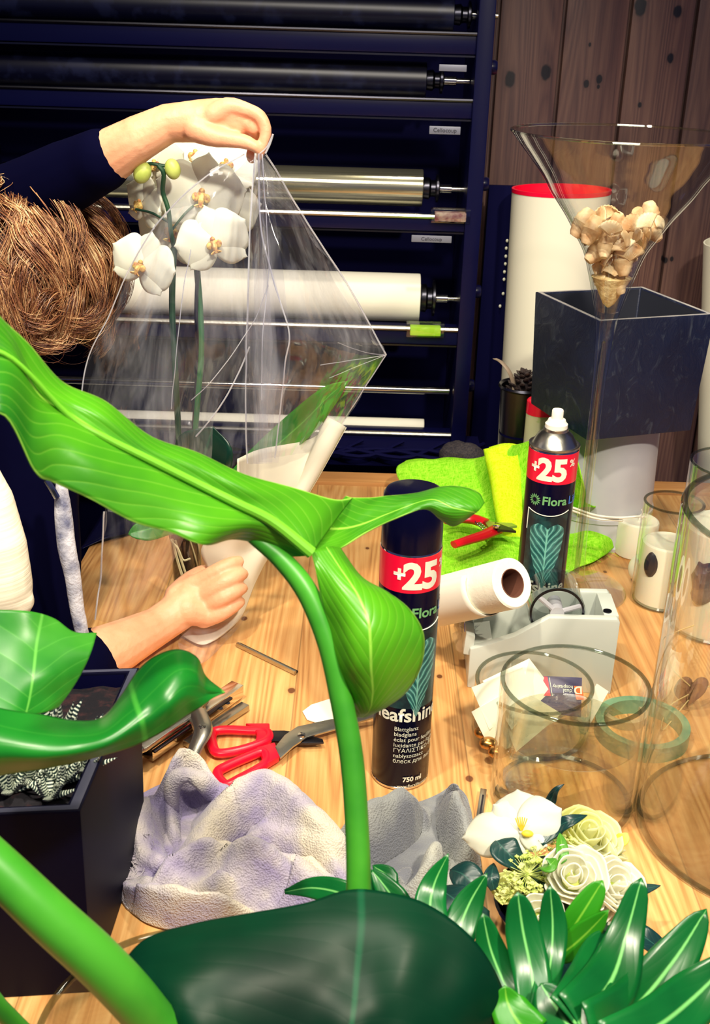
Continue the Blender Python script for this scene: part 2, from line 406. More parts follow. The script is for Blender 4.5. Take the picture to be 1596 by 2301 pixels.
def rail(py0, py1, i):
    yf = RY-.07; z1 = RZ(py0, 1000, yf); z0 = RZ(py1, 1000, yf)
    mb = MB(); xa, xb = rx0, RX([1100, 1088, 1076, 1058, 1040, 1100][i], (py0+py1)/2, yf)
    mb.box(((xa+xb)/2, yf+.02, (z0+z1)/2-.006), (xb-xa, .04, z1-z0+.012))
    r_ = mb.build('rail', m_rack, rk, bevel=.003)
    MB().tube([(xa, yf-.001, z1-.002), (xb-.004, yf-.001, z1-.002)], .0036 if i < 2 else .0048, 8).build('cutting_edge', m_dsteel if i < 2 or i == 5 else m_steel, r_)  # bright rail highlight as a tube; darker steel paints the dimmer upper ones
    MB().box(((xa+xb)/2, yf+.004, z0-.015), (xb-xa-.03, .004, .003)).build('wire', m_dsteel, r_)
for i, (a, b) in enumerate(RAIL): rail(a, b, i)
# price holders on the rails
def lbl(px, py, wpx, hpx, text=None):
    yf = RY-.074; c = P(px, py, yf); s = M_(px, py, yf, 1)
    h = MB().box(c, (wpx*s, .003, hpx*s)).build('label_holder', mat('silver_label', (128, 130, 146), .4, .3), rk, bevel=.0008)
    if text: text_flat('label_text', text, c+V((0, -.0022, -.003)), hpx*s*.75, m_ink, h)
def text_mesh(body, size, bold=0.0, spacing=1.0, align='LEFT'):
    cu = bpy.data.curves.new('text', 'FONT'); cu.body = body; cu.size = size; cu.offset = bold; cu.space_character = spacing
    cu.align_x = align; cu.resolution_u = 3
    o = bpy.data.objects.new('text', cu); COL.objects.link(o)
    dg = bpy.context.evaluated_depsgraph_get(); dg.update()
    me = bpy.data.meshes.new_from_object(o.evaluated_get(dg)); bpy.data.objects.remove(o, do_unlink=True); return me
def text_flat(name, body, loc, size, m, parent, rot=None, bold=0.0):
    me = text_mesh(body, size, bold, align='CENTER'); R = (rot or Matrix.Rotation(PI/2, 4, 'X'))
    me.transform(Matrix.Translation(loc) @ R.to_4x4()); me.materials.clear(); return link(name, me, m, parent)
lbl(1000, 293, 70, 17, 'Cellocoup'); lbl(970, 537, 90, 15, 'Cellocoup'); lbl(1018, 153, 62, 14)
# rolls
def roll(py0, py1, pxl, pxr, m, label, Y=RY, core=True, name='paper_roll', tail=None):
    za, zb = RZ(py0, 700, Y), RZ(py1, 700, Y); r = abs(za-zb)/2*.97; z = (za+zb)/2
    xa, xb = RX(pxl, (py0+py1)/2, Y), RX(pxr, (py0+py1)/2, Y)
    t = thing(name, label, 'roll', ((xa+xb)/2, Y, z), 'rolls on the rack')
    MB().lathe([(r*.35, 0), (r-.001, 0), (r, .001), (r, xb-xa-.001), (r-.001, xb-xa), (r*.35, xb-xa), (r*.35, 0)], (xa, Y, z), 56, axis=(1, 0, 0)).build('roll_body', m, t)
    if core:
        MB().lathe([(r*.33, 0), (r*.33, xb-xa+.045)], (xa-.02, Y, z), 20, axis=(1, 0, 0)).build('core', m_dsteel, t)
        for x_, s_ in ((xb, 1), (xa, -1)):
            ax = (s_, 0, 0)
            MB().lathe([(r*.55, 0), (r*.6, .012), (r*.45, .016), (r*.45, .024), (r*.75, .026), (r*.75, .03), (.008, .034)], (x_, Y, z), 24, axis=ax).build('spindle_cone', m_dsteel, t)
            MB().lathe([(.009, .03), (.009, .055), (.0055, .056), (.0055, .08), (.004, .081), (0, .082)], (x_, Y, z), 14, axis=ax).build('spindle_pin', m_chrome, t)
    return t
m_darkfilm = mat('dark_patterned_film', (8, 9, 34), .35, .1, c2=(26, 30, 60), nscale=24, lo=.5, hi=.62, stretch=(1, 1, 1))
roll(-20, 66, -40, 1020, m_darkfilm, 'roll of dark printed film just above the topmost visible rail')
roll(130, 214, -30, 958, m_darkfilm, 'roll of dark printed film behind the raised hand, second from the top')
roll(372, 458, 48, 950, m_film, 'shiny silver clear film roll at the height of the white orchid blooms')
roll(607, 716, -20, 943, m_paper, 'thick white paper roll lying behind the orchid stems')
roll(934, 966, 60, 953, m_paper, 'thin white paper roll on the lowest rail of the rack', core=False)
mb = MB(); mb.lathe([(.0, 0), (.0085, 0), (.0085, 1.5), (0, 1.5)], (RX(1008, 868)-1.5, RY-.02, RZ(866)), 20, axis=(1, 0, 0)); 
o = mb.build('steel_tube', m_chrome); tag(o, 'bare bright steel tube spanning the rack between the white rolls', 'tube', 'rolls on the rack')
# small clear boxes on the rails
def small_box(px, py, wpx, hpx, c, label):
    yf = RY-.07; b = P(px, py, yf); s = M_(px, py, yf, 1)
    t = thing('clear_case', label, 'box', b, 'little cases on the rack rails')
    z0 = b.z-hpx*s/2
    MB().box(b, (wpx*s, .03, hpx*s)).build('case', clear('case_plastic', (245, 245, 240), .05, .4, .12), t, bevel=.002)
    MB().box(b+V((0, 0, -.002)), (wpx*s*.8, .022, hpx*s*.66)).build('contents', c, t, bevel=.002)
small_box(1012, 484, 88, 30, mat('crimson_contents', (110, 20, 50), .4, c2=(190, 170, 160), nscale=60), 'small clear case with crimson contents on the rail by the silver film roll')
small_box(956, 740, 86, 30, mat('lime_contents', (180, 235, 60), .4), 'small clear case with lime green contents on the rail below the white roll')
# cables and dark clutter at the foot of the rack
mb = MB()
for k in range(7):
    x0 = RX(300+k*90, 1030, 2.1); mb.tube(cr([V((x0, 2.06, TZ+.012+.004*k % .01)), V((x0+.1, 2.07, TZ+.02)), V((x0+.22, 2.05, TZ+.01)), V((x0+.3, 2.09, TZ+.03))], 14), .004, 6)
mb.box((RX(520, 1030, 2.1), 2.12, TZ+.0), (1.0, .08, .04))
tag(mb.build('cable_bundle', m_rackback), 'dark cables lying along the back edge of the table under the rack', 'cables')
# ================================================================ RIGHT BACK
# tall white paper roll leaning at the wall
def cone_roll(name, label, top, bot, r, m, Y0, Y1, mr=None):
    a = P(*top, Y0); b = P(*bot, Y1); ax = (a-b); L = ax.length
    t = thing(name, label, 'roll', b, 'paper rolls standing at the wooden wall')
    MB().lathe([(r*.3, 0), (r, 0), (r, L), (r-.003, L), (r-.003, L-.05), (r*.55, L-.05), (r*.55, L-.02), (r*.3, L-.02), (r*.3, 0)], b, 64, axis=ax).build('paper', m, t)
    if mr: MB().lathe([(r+.0006, L-.006), (r+.0006, L+.001), (r-.004, L+.001), (r-.004, L-.03), (0, L-.03)], b, 64, axis=ax).build('red_sheet', mr, t)
    return t
m_whiteroll = mat('cream_white_paper', (236, 232, 214), .6, spec=.3)
cone_roll('large_paper_roll', 'large white paper roll with red top rim left of the slate planter', (1262, 425), (1215, 1075), M_(1250, 500, 2.2, 108), m_whiteroll, 2.18, 2.17, m_redl)
cone_roll('large_paper_roll', 'white paper roll right of the slate planter, partly out of the photo', (1690, 540), (1665, 1100), .09, m_whiteroll, 2.2, 2.2)
# black board with white dots behind the roll
b0 = P(1138, 420, 2.26); b1 = P(1100, 1040, 2.26)
bb = thing('black_folder_board', 'narrow black board with a column of small white marks beside the large white roll', 'board', b1)
MB().box(((b0.x+b1.x)/2, 2.28, (b0.z)/2), (.075, .02, b0.z)).build('board', m_rackback, bb, bevel=.001)
for k, (px, py) in enumerate([(1140, 541), (1138, 558), (1137, 576), (1136, 593), (1134, 611), (1133, 628), (1131, 660), (1124, 688)]):
    MB().ball(P(px, py, 2.265), .0035, 8, 6, scale=(.8, .6, 1)).build('white_mark', m_letter, bb)
# slate planter on an upturned white tub
m_slate = NT('slate_blue_fibreclay'); k = m_slate
k.b.inputs['Roughness'].default_value = .55
n1 = k.noise(k.co((1, 1, 1)), 9, 6, .65, .8); n2 = k.noise(k.co((3, 1.2, 1.6)), 14, 5, .7, 1.5)
k.l(k.mix(k.ramp(n2, [(.56, (0, 0, 0)), (.72, (150, 150, 150))]), k.ramp(n1, [(.3, (5, 12, 42)), (.7, (14, 26, 58))]), lin((100, 110, 122))), k.b.inputs['Base Color']); k.bump(n2, .5, .004)
m_slate = k.m
m_slaterim = mat('worn_grey_rim', (150, 148, 152), .6, c2=(186, 180, 176), nscale=30)
near = P(1347, 722, 1.60); zt = near.z
def onz(px, py, z): return T(px, py, z-TZ)
tl = onz(1203, 655, zt); tbk = onz(1445, 643, zt); tr = near+(tbk-tl)
zb = P(1322, 995, 1.60).z
def quad_pot(name, label, cat, cn, z0, z1, wall, m_out, m_in, m_rim, taper=.94, group=None):
    """cn: four top corners, tapered square pot with real walls"""
    cc = sum(cn, V())/4; t = thing(name, label, cat, (cc.x, cc.y, z0), group)
    def ring(s, z, inset): 
        return [V((cc.x+(p.x-cc.x)*s, cc.y+(p.y-cc.y)*s, z)) - (V((p.x-cc.x, p.y-cc.y, 0)).normalized()*inset*1.414) for p in cn]
    mb = MB(); L = [ring(taper, z0, 0), ring(1, z1, 0), ring(1, z1, wall), ring(taper, z0+.012, wall)]
    vs = [[mb.bm.verts.new(p) for p in r] for r in L]
    for i in range(3):
        for q in range(4): mb.face([vs[i][q], vs[i][(q+1) % 4], vs[i+1][(q+1) % 4], vs[i+1][q]], mi=(0, 2, 1)[i])
    mb.face(vs[0][::-1]); mb.face(vs[3], mi=1)
    mb.build('pot_walls', None, t, mats=[m_out, m_in, m_rim], bevel=.0025)
    return t
quad_pot('slate_planter', 'square slate blue-black planter with pale worn rim standing on the white tub', 'planter', [near, tr, tbk, tl], zb, zt, .011, m_slate, mat('planter_inside', (14, 18, 36), .8, c2=(60, 64, 80), nscale=9, lo=.55, hi=.75), m_slaterim, taper=.93)
m_tub = mat('white_plastic_tub', (158, 158, 172), .45, c2=(182, 180, 184), nscale=5)
ct = (near+tbk)/2; cb = V((ct.x+.004, ct.y+.028, TZ))
tub = thing('upturned_tub', 'upturned greyish white tub under the slate planter', 'tub', cb)
rb = .094; hb = zb-TZ
MB().lathe([(rb+.003, .0), (rb+.004, .006), (rb, .008), (rb*.93, hb-.004), (rb*.92, hb), (0, hb)], cb, 64).build('tub_body', m_tub, tub)
MB().lathe([(rb*.97, hb*.22), (rb*1.01, hb*.23), (rb*1.01, hb*.26), (rb*.97, hb*.27)], cb, 64).build('rib', m_tub, tub)
# thin white cord round the tub
mb = MB(); mb.tube(cr([P(1285, 1140, 1.56), P(1340, 1158, 1.55), P(1390, 1163, 1.53), P(1440, 1160, 1.52)], 14), .0018, 6); mb.tube(cr([P(1285, 1147, 1.56), P(1340, 1165, 1.55), P(1400, 1170, 1.53)], 14), .0018, 6)
mb.build('cord', m_paper, tub)
# metal bucket, pine cone, ribbon, seed tin
bc = T(1166, 1040); bY = 1.93
bt = P(1178, 868, bY); br = M_(1178, 868, bY, 54)
bk = thing('metal_bucket', 'small zinc bucket with a dark rim left of the slate planter', 'bucket', (bt.x, bt.y, TZ))
hB = bt.z-TZ
MB().lathe([(0, .004), (br*.74, .002), (br*.76, .0), (br*.82, hB*.35), (br*.84, hB*.36), (br*.84, hB*.39), (br*.82, hB*.4), (br*.97, hB-.004), (br+.003, hB), (br+.001, hB+.004), (br-.003, hB), (br*.8, hB*.3), (br*.7, .01), (0, .01)], (bt.x, bt.y, TZ), 48).build('bucket_body', m_dsteel, bk)
MB().lathe([(0, 0), (br*.88, 0), (br*.88, .004)], (bt.x, bt.y, TZ+hB*.55), 32).build('moss_fill', m_rackback, bk)
pc = P(1176, 876, bY); mb = MB(); rng = random.Random(4)
for i in range(70):
    a = i*2.399; h = i/70; rr = .026*math.sin(PI*(h*.85+.12)); c = V((pc.x+rr*math.cos(a), pc.y+rr*math.sin(a), pc.z-.035+.07*h))
    mb.ball(c, .0085, 6, 4, scale=(1.1, .7, .35), rot=Matrix.Rotation(a, 3, 'Z') @ Matrix.Rotation(-.6, 3, 'Y'))
mb.ball((pc.x, pc.y, pc.z), .02, 10, 8, scale=(.8, .8, 1.5))
tag(mb.build('pine_cone', mat('dark_pine_cone', (34, 24, 30), .6, c2=(70, 54, 50), nscale=80)), 'dark pine cone in the zinc bucket', 'pine cone')
mb = MB(); g = []
for p in cr([P(1112, 806, 1.93), P(1128, 815, 1.93), P(1146, 838, 1.92), P(1156, 870, 1.92), P(1156, 905, 1.92)], 16): g.append([p+V((-.004, 0, 0)), p+V((.004, .003, 0))])
mb.grid(g); tag(mb.build('curled_ribbon', mat('tan_ribbon', (170, 150, 130), .5), thick=.0006), 'thin curled tan ribbon rising out of the zinc bucket', 'ribbon')
sc_ = P(1212, 960, 1.86); sr = M_(1212, 960, 1.86, 32); zt2 = P(1212, 906, 1.84).z
tin = thing('seed_can', 'pale labelled can with a red lid partly hidden behind the white spray nozzle', 'can', (sc_.x, sc_.y, TZ))
MB().lathe([(0, 0), (sr, 0), (sr, zt2-TZ-.022), (0, zt2-TZ-.022)], (sc_.x, sc_.y, TZ), 36).build('can_body', mat('pale_label', (214, 208, 170), .5, c2=(150, 180, 80), nscale=18, lo=.55, hi=.6), tin)
MB().lathe([(sr*1.02, zt2-TZ-.024), (sr*1.02, zt2-TZ-.002), (sr*.95, zt2-TZ), (0, zt2-TZ)], (sc_.x, sc_.y, TZ), 36).build('lid', m_redl, tin)
# dark sheet roll and netting behind the green mesh
nbp = T(1035, 1048); nb_ = MB().ball((nbp.x, nbp.y-.01, TZ+.027), .036, 20, 12, scale=(1.3, .9, .72)).build('net_bundle', mat('black_netting', (14, 12, 30), .8, c2=(60, 52, 54), nscale=300), disp=crinkle(.006, 50, 2)); tag(nb_, 'bundle of black netting behind the green fabric at the table edge', 'netting')
# ================================================================ GREEN MESH FABRIC
def meshfab(name, c, c2, tr=.3):
    k = NT(name); k.b.inputs['Roughness'].default_value = .8; k.b.inputs['Specular IOR Level'].default_value = .1
    v = k.co((1, 1, 1)); a = k.noise(k.co((60, 500, 60)), 1.2, 2, .5, 1.5); b = k.noise(k.co((400, 50, 90)), 1.2, 2, .5, 1.5)
    f = k.math('MAXIMUM', a, b); col = k.ramp(f, [(.42, c), (.66, c2)])
    k.l(col, k.b.inputs['Base Color']); k.bump(f, .5, .002)
    t = k.n('ShaderNodeBsdfTranslucent'); k.l(col, t.inputs[0]); ms = k.n('ShaderNodeMixShader', Fac=tr); k.l(k.b.outputs[0], ms.inputs[1]); k.l(t.outputs[0], ms.inputs[2])
    k.l(ms.outputs[0], k.out.inputs[0]); return k.m
m_lime = meshfab('lime_fibre_fabric', (120, 215, 10), (190, 250, 70)); m_yel = meshfab('yellow_green_fabric', (205, 245, 0), (232, 255, 60))
fab = thing('green_fibre_fabric', 'crumpled lime green fibre fabric spread on the table behind the front spray can', 'fabric', T(1120, 1200))
g = sheet([[T(930, 1290, .004), T(1030, 1302, .012), T(1130, 1300, .006), T(1240, 1292, .004), T(1330, 1262, .01), T(1385, 1225, .006)],
           [T(925, 1240, .02), T(1020, 1250, .006), T(1130, 1240, .02), T(1240, 1230, .01), T(1325, 1210, .03), T(1378, 1200, .03)],
           [T(900, 1170, .01), T(1010, 1190, .015), T(1120, 1170, .02), T(1240, 1170, .03), T(1315, 1150, .055), T(1350, 1150, .05)],
           [P(905, 1110, 1.80), P(1000, 1120, 1.80), P(1100, 1110, 1.78), P(1230, 1110, 1.70), P(1300, 1110, 1.62), P(1318, 1120, 1.60)],
           [P(893, 1055, 1.86), P(960, 1045, 1.86), P(1080, 1040, 1.84), P(1200, 1010, 1.76), P(1262, 1000, 1.66), P(1290, 1010, 1.60)],
           [P(915, 1036, 1.90), P(990, 1032, 1.89), P(1080, 1028, 1.87), P(1190, 985, 1.78), P(1250, 960, 1.68), P(1272, 965, 1.60)]], 60, 90)
MB().grid(g).build('crumpled_sheet', m_lime, fab, disp=crinkle(.006, 22, 1), thick=.0015)
g = []
A, B = P(1128, 1010, 1.80), P(1152, 1238, 1.66)
ra, rb_ = M_(1128, 1010, 1.8, 40), M_(1150, 1238, 1.66, 20)
for i in range(25):
    t_ = i/24; c = A.lerp(B, t_); row = []
    for j in range(41):
        a = j/40*2*PI*1.35; r = (ra*(1-t_)+rb_*t_)*(1+.12*j/40); row.append(c+V((math.cos(a)*r, math.sin(a)*r*.8, .004*math.sin(a*2))))
    g.append(row)
MB().grid(g).build('rolled_sheet', m_yel, fab, disp=crinkle(.002, 30, 3), thick=.0008)
mb = MB(); rng = random.Random(9)
for k_ in range(150):
    u = rng.random(); base = T(930+440*u, 1296-30*max(0, u-.6)*5+rng.uniform(-4, 4), .004); d = V((rng.uniform(-.02, .02), rng.uniform(-.02, .004), rng.uniform(-.003, .006)))
    mb.tube([base-d*.6, base+V((rng.uniform(-.004, .004), 0, .004)), base+d], .00035, 4, caps=False)
mb.build('loose_fibres', m_lime, fab)
# red pruner lying on the fabric
m_pred = mat('pruner_red_grip', (200, 12, 30), .3)
pr = thing('pruning_shears', 'red handled pruning shears lying open on the green fabric', 'pruning shears', T(1090, 1190, .03))
def hp(px, py, h=.045): return T(px, py, h)
MB().tube(cr([hp(1020, 1224), hp(1055, 1213), hp(1090, 1202), hp(1120, 1188)], 14), crf([.008, .0095, .0105, .0115], 14), 12, flat=.7).build('handle', m_pred, pr)
MB().tube(cr([hp(1000, 1170), hp(1025, 1166), hp(1060, 1166), hp(1092, 1176)], 14), crf([.008, .009, .0115, .011], 14), 12, flat=.7).build('handle', m_pred, pr)
sp = [hp(1072, 1176).lerp(hp(1098, 1200), i/60)+V((.0045*math.cos(i*.7), .0045*math.sin(i*.7), .003)) for i in range(61)]
MB().tube(sp, .0011, 6).build('spring', m_chrome, pr)
MB().poly([hp(1085, 1172), hp(1110, 1178), hp(1150, 1180), hp(1162, 1186), hp(1128, 1192), hp(1098, 1190)], .004, (0, 0, 1)).build('blade', m_steel, pr)
MB().poly([hp(1112, 1178, .05), hp(1150, 1192, .05), hp(1160, 1198, .05), hp(1118, 1194, .05)], .004, (0, 0, 1)).build('blade', m_dsteel, pr)
MB().lathe([(0, .004), (.006, .003), (.006, 0)], hp(1116, 1184, .056), 12).build('pivot_screw', m_chrome, pr)
# ================================================================ SPRAY CANS
def wrap_text(name, body, size, m, parent, c, r, ang, z, bold=0.0, align='CENTER', step=.0012, spacing=1.0):
    me = text_mesh(body, size, bold, spacing, align); bm = bmesh.new(); bm.from_mesh(me)
    xs = [v.co.x for v in bm.verts]
    if not xs: return
    x = min(xs)+step
    while x < max(xs):
        bmesh.ops.bisect_plane(bm, geom=bm.verts[:]+bm.edges[:]+bm.faces[:], plane_co=(x, 0, 0), plane_no=(1, 0, 0)); x += step
    for v in bm.verts:
        a = ang+v.co.x/r; v.co = V((c[0]+r*math.cos(a), c[1]+r*math.sin(a), z+v.co.y))
    bm.to_mesh(me); bm.free(); me.materials.clear(); return link(name, me, m, parent)
def wrap_poly(mb, pts, c, r, ang, z):
    """pts in (x along circumference, height)"""
    vs = [mb.bm.verts.new(V((c[0]+r*math.cos(ang+x/r), c[1]+r*math.sin(ang+x/r), z+h))) for x, h in pts]
    mb.face(vs)
# printed leaf picture on the cans
k = NT('leaf_photo_print'); k.b.inputs['Roughness'].default_value = .28
uv = k.n('ShaderNodeTexCoord').outputs['UV']; sp = k.n('ShaderNodeSeparateXYZ', Vector=uv)
av = k.math('ABSOLUTE', k.math('SUBTRACT', sp.outputs[0], .5))
wvf = k.math('PINGPONG', k.math('MULTIPLY', k.math('SUBTRACT', k.math('ADD', sp.outputs[1], k.math('MULTIPLY', k.math('POWER', av, .8), -.55)), k.math('MULTIPLY', k.noise(k.co(), 60, 2), .10)), 8.0), .5)
col = k.ramp(wvf, [(.0, (140, 196, 186)), (.10, (70, 140, 130)), (.3, (36, 102, 98)), (.5, (18, 66, 70))])
col = k.mix(k.ramp(av, [(.012, (255, 255, 255)), (.035, (0, 0, 0))]), col, lin((120, 190, 170)))
col = k.mix(k.ramp(k.noise(k.co(), 45, 3), [(.45, (0, 0, 0)), (.7, (110, 110, 110))]), col, lin((150, 205, 195)))
k.l(col, k.b.inputs['Base Color']); m_leafprint = k.m
m_leafbg = mat('dark_jungle_print', (8, 34, 42), .28, c2=(24, 74, 74), nscale=55, lo=.45, hi=.7)
m_canbl = mat('can_black_print', (3, 3, 34), .2, spec=.14)
def spray_can(px, py, rot, cap, label):
    c = T(px, py); cx, cy = c.x, c.y; r = .0325
    t = thing('spray_can', label, 'spray can', (cx, cy, TZ), 'leaf shine spray cans')
    c0 = T(900, 1738); f0 = c0.y-r
    zz = lambda px_, py_: P(px_, py_, f0).z-TZ
    z_band0, z_band1 = zz(918, 1334), zz(918, 1254); z_arc = zz(918, 1414); z_pic = zz(916, 1590); z_top = .297
    face = math.atan2(-cy, -cx); A = face+rot
    m_alu = m_steel
    MB().lathe([(0, .004), (r-.003, .0), (r, .0018), (r, .0045), (r-.0006, .005)], (cx, cy, TZ), 64).build('base_rim', m_chrome, t)
    MB().lathe([(r-.0006, .005), (r, .006), (r, z_band0)], (cx, cy, TZ), 72).build('can_body', m_canbl, t)
    MB().lathe([(r, z_band0), (r+.0001, z_band0), (r+.0001, z_band1), (r, z_band1)], (cx, cy, TZ), 72).build('red_band', m_redl, t)
    MB().lathe([(r, z_band1), (r, z_band1+.001), (r-.0006, z_band1+.002)], (cx, cy, TZ), 72).build('seam', m_chrome, t)
    cc = (cx, cy); R1 = r+.0003
    # picture area: arc shaped frame
    H = z_arc-z_pic; mb = MB(); g = []
    for i in range(25):
        h = i/24; row = []
        for j in range(33):
            u = j/32*2-1; zt_ = z_arc+.006*(1-u*u)*-1+.004; a = A+u*.029/r; z = TZ+z_pic-.002+(zt_-z_pic)*h
            row.append(V((cx+R1*math.cos(a), cy+R1*math.sin(a), z)))
        g.append(row)
    MB().grid(g).build('picture_background', m_leafbg, t)
    mb = MB(); R2 = r+.0006
    # leaf: heart outline filled as grid, uv u across v along
    g = []
    for i in range(33):
        s_ = i/32; wd = .0235*math.sin(PI*min(1, (1-s_)*.62+.0))**.9*1.02 if s_ < .98 else .008
        wd = .0235*(math.sin(PI*(.02+.55*s_))**1.1) if s_ < .9 else .0235*(math.sin(PI*(.02+.55*.9))**1.1)*(1-((s_-.9)/.1)**2*.45)
        row = []
        for j in range(25):
            u = j/24*2-1; a = A+(u*wd+.001)/r; notch = .007*(1-abs(u))**2*s_**8 if s_ > .8 else 0
            row.append(V((cx+R2*math.cos(a), cy+R2*math.sin(a), TZ+z_pic-.012+(H-.002)*s_-notch+.002*math.sin(i*1.3)*abs(u)**3*0)))
        g.append(row)
    mb = MB(); nu = 32; nv = 24; vs = [[mb.bm.verts.new(p) for p in rr] for rr in g]
    for i in range(nu):
        for j in range(nv): mb.face([vs[i][j], vs[i][j+1], vs[i+1][j+1], vs[i+1][j]], [(j/nv, i/nu), ((j+1)/nv, i/nu), ((j+1)/nv, (i+1)/nu), (j/nv, (i+1)/nu)])
    mb.build('leaf_picture', m_leafprint, t)
    mb = MB(); pts = []
    for j in range(41):
        u = j/40*2-1; a = A+u*.029/r; pts.append(V((cx+R2*math.cos(a), cy+R2*math.sin(a), TZ+z_arc+.004-.006*(1-u*u))))
    pts = [pts[0]-V((0, 0, .03))]+pts
    mb.tube(pts, .0006, 6); mb.build('white_arc', m_letter, t)
    zb_ = TZ+(z_band0+z_band1)/2
    wrap_text('band_text', '25', .041, m_letter, t, cc, R2, A-.0005/r, zb_-.0145, bold=.0017)
    wrap_text('band_text', '+', .024, m_letter, t, cc, R2, A-.0245/r, zb_-.0075, bold=.0009)
    wrap_text('band_text', '%', .0135, m_letter, t, cc, R2, A+.0265/r, zb_+.004, bold=.0003)
    zf_ = TZ+zz(930, 1382)-.004
    wrap_text('maker_name', 'Flora', .0165, m_lettergreen, t, cc, R2, A-.010/r, zf_, bold=.0004, align='LEFT')
    wrap_text('maker_name', 'Life', .0165, m_letterblue, t, cc, R2, A+.0265/r, zf_, bold=.0003, align='LEFT')
    mb = MB()
    for i in range(14):
        a = i/14*2*PI; d = (math.cos(a), math.sin(a)); e = (-d[1], d[0]); q = []
        for l_, w_ in ((.003, .0003), (.006, .0010), (.0088, 0), (.006, -.0010), (.003, -.0003)): q.append((-.0205+d[0]*l_+e[0]*w_, .005+d[1]*l_+e[1]*w_))
        wrap_poly(mb, q, cc, R2, A, zf_)
    mb.build('flower_logo', m_lettergreen, t, recalc=False)
    wrap_text('product_name', 'leafshine', .0235, m_letter, t, cc, R2, A-.004/r, TZ+zz(915, 1622), bold=.0005)
    lines = ['Blattglanz', 'bladglans', 'éclat pour feuilles', 'lucidante per foglie', 'ΓΥΑΛΙΣΤΙΚΟ ΦΥΛΛΩΝ', 'nabłyszczacz', 'блеск для листьев']
    for i, s_ in enumerate(lines):
        wrap_text('small_print', s_, .0072, m_letter, t, cc, R2, A-.022/r, TZ+zz(915, 1643)-i*.0070, align='LEFT', step=.003)
    wrap_text('small_print', '750 ml', .0085, m_letter, t, cc, R2, A-.010/r, TZ+zz(915, 1757), align='LEFT', bold=.0003, step=.003)
    wrap_text('small_print', 'www.floralife.com', .0052, m_letter, t, cc, R2, A-.016/r, TZ+zz(915, 1768)-.001, align='LEFT', step=.003)
    if cap:
        zt_ = z_band1+.002; ztop = zz(938, 1150)+.012
        MB().lathe([(r-.0006, zt_), (r-.0004, zt_+.001), (r-.0012, ztop-.006), (r-.004, ztop-.0015), (r-.008, ztop), (0, ztop)], (cx, cy, TZ), 64).build('cap', m_black, t)
    else:
        z = z_band1+.002
        MB().lathe([(r-.0008, z), (r+.0006, z+.001), (r+.0006, z+.0035), (r-.001, z+.004), (r-.003, z+.003), (r-.010, z+.0155), (r-.0165, z+.021), (r-.0165, z+.0245), (r-.0175, z+.025), (0, z+.024)], (cx, cy, TZ), 64).build('shoulder', m_steel, t)
        MB().lathe([(.0145, z+.0245), (.0145, z+.030), (.0125, z+.032), (.0108, z+.036), (.0075, z+.0365), (.0075, z+.0475), (.0065, z+.049), (.0015, z+.049), (.001, z+.046), (0, z+.046)], (cx, cy, TZ), 40).build('spray_nozzle', m_paper, t)
    return t
spray_can(898, 1738, math.radians(24), True, 'black capped leaf shine spray can standing in front of the paper towel roll')
spray_can(1200, 1440, math.radians(3), False, 'uncapped leaf shine spray can with a white spray nozzle, farther back')
# ================================================================ FLUTE VASE WITH SHELLS
FB = T(1291, 1326); fY = FB.y
fl = thing('martini_vase', 'tall clear glass martini vase holding shells and sand in its cone', 'vase', FB)
def zfl(py): return P(1291+(1326-py)*.105, py, fY).z-TZ
def rfl(py, rp): return M_(1350, py, fY, rp)
mb = MB()
prof = [(zfl(300), rfl(300, 264)), (zfl(330), rfl(330, 240)), (zfl(360), rfl(360, 214)), (zfl(400), rfl(400, 181)), (zfl(440), rfl(440, 155)), (zfl(490), rfl(490, 118)), (zfl(530), rfl(530, 93)), (zfl(570), rfl(570, 69)), (zfl(620), rfl(620, 52)), (zfl(670), rfl(670, 37)), (zfl(720), rfl(720, 25)), (zfl(790), rfl(790, 19)), (zfl(880), rfl(880, 14.5)), (zfl(1000), rfl(1000, 13)), (zfl(1150), rfl(1150, 13.5)), (zfl(1260), rfl(1260, 17)), (zfl(1300), rfl(1300, 20))]
prof = [(p.x, p.y) for p in cr([V((r, z, 0)) for z, r in prof], 90)]
outer = [(0, 0), (.076, 0), (.078, .002), (.076, .004), (.05, .006), (.024, .009), (.019, .016), (.016, .02)]+prof[::-1]
inner = [(max(r-.0028, 0), z) for r, z in prof if z > zfl(700)]+[(0, zfl(700)-.004)]
MB().lathe(outer+[(prof[0][0]+.0006, prof[0][1]+.0015)]+[(prof[0][0]-.002, prof[0][1]+.001)]+inner, FB, 96).build('glass_body', m_glass, fl, recalc=True)
MB().lathe([(prof[0][0]-.0012+.0018*math.cos(a*PI/4), prof[0][1]+.0018*math.sin(a*PI/4)) for a in range(9)], FB, 96).build('rim', clear('rim_glass', (240, 242, 238), .03, .5, .12, peak=.5), fl)
mb = MB(); mb.lathe([(0, zfl(1290)), (.004, zfl(1285)), (.005, zfl(1200)), (.0055, zfl(1000)), (.006, zfl(820)), (.003, zfl(770)), (0, zfl(765))], FB, 20)
mb.build('stem_hollow', clear('stem_glass', (222, 226, 222), .03, .5, .12, bump=(30, .3, (1, 1, .1))), fl)
def shell(mb, c, r, rot, flat=.35, ridges=9):
    """scallop: fan with radial ridges"""
    g = []
    for i in range(9):
        s_ = i/8; row = []
        for j in range(ridges*2+1):
            a = (j/(ridges*2)-.5)*2.3; q = r*s_*(1+.05*(j % 2)); row.append(V(c)+rot @ V((q*math.sin(a), q*math.cos(a)-r*.5, r*flat*math.sin(s_*PI*.62+.1)*(1-.5*a*a/1.4)+.03*r*(j % 2))))
        g.append(row)
    mb.grid(g)
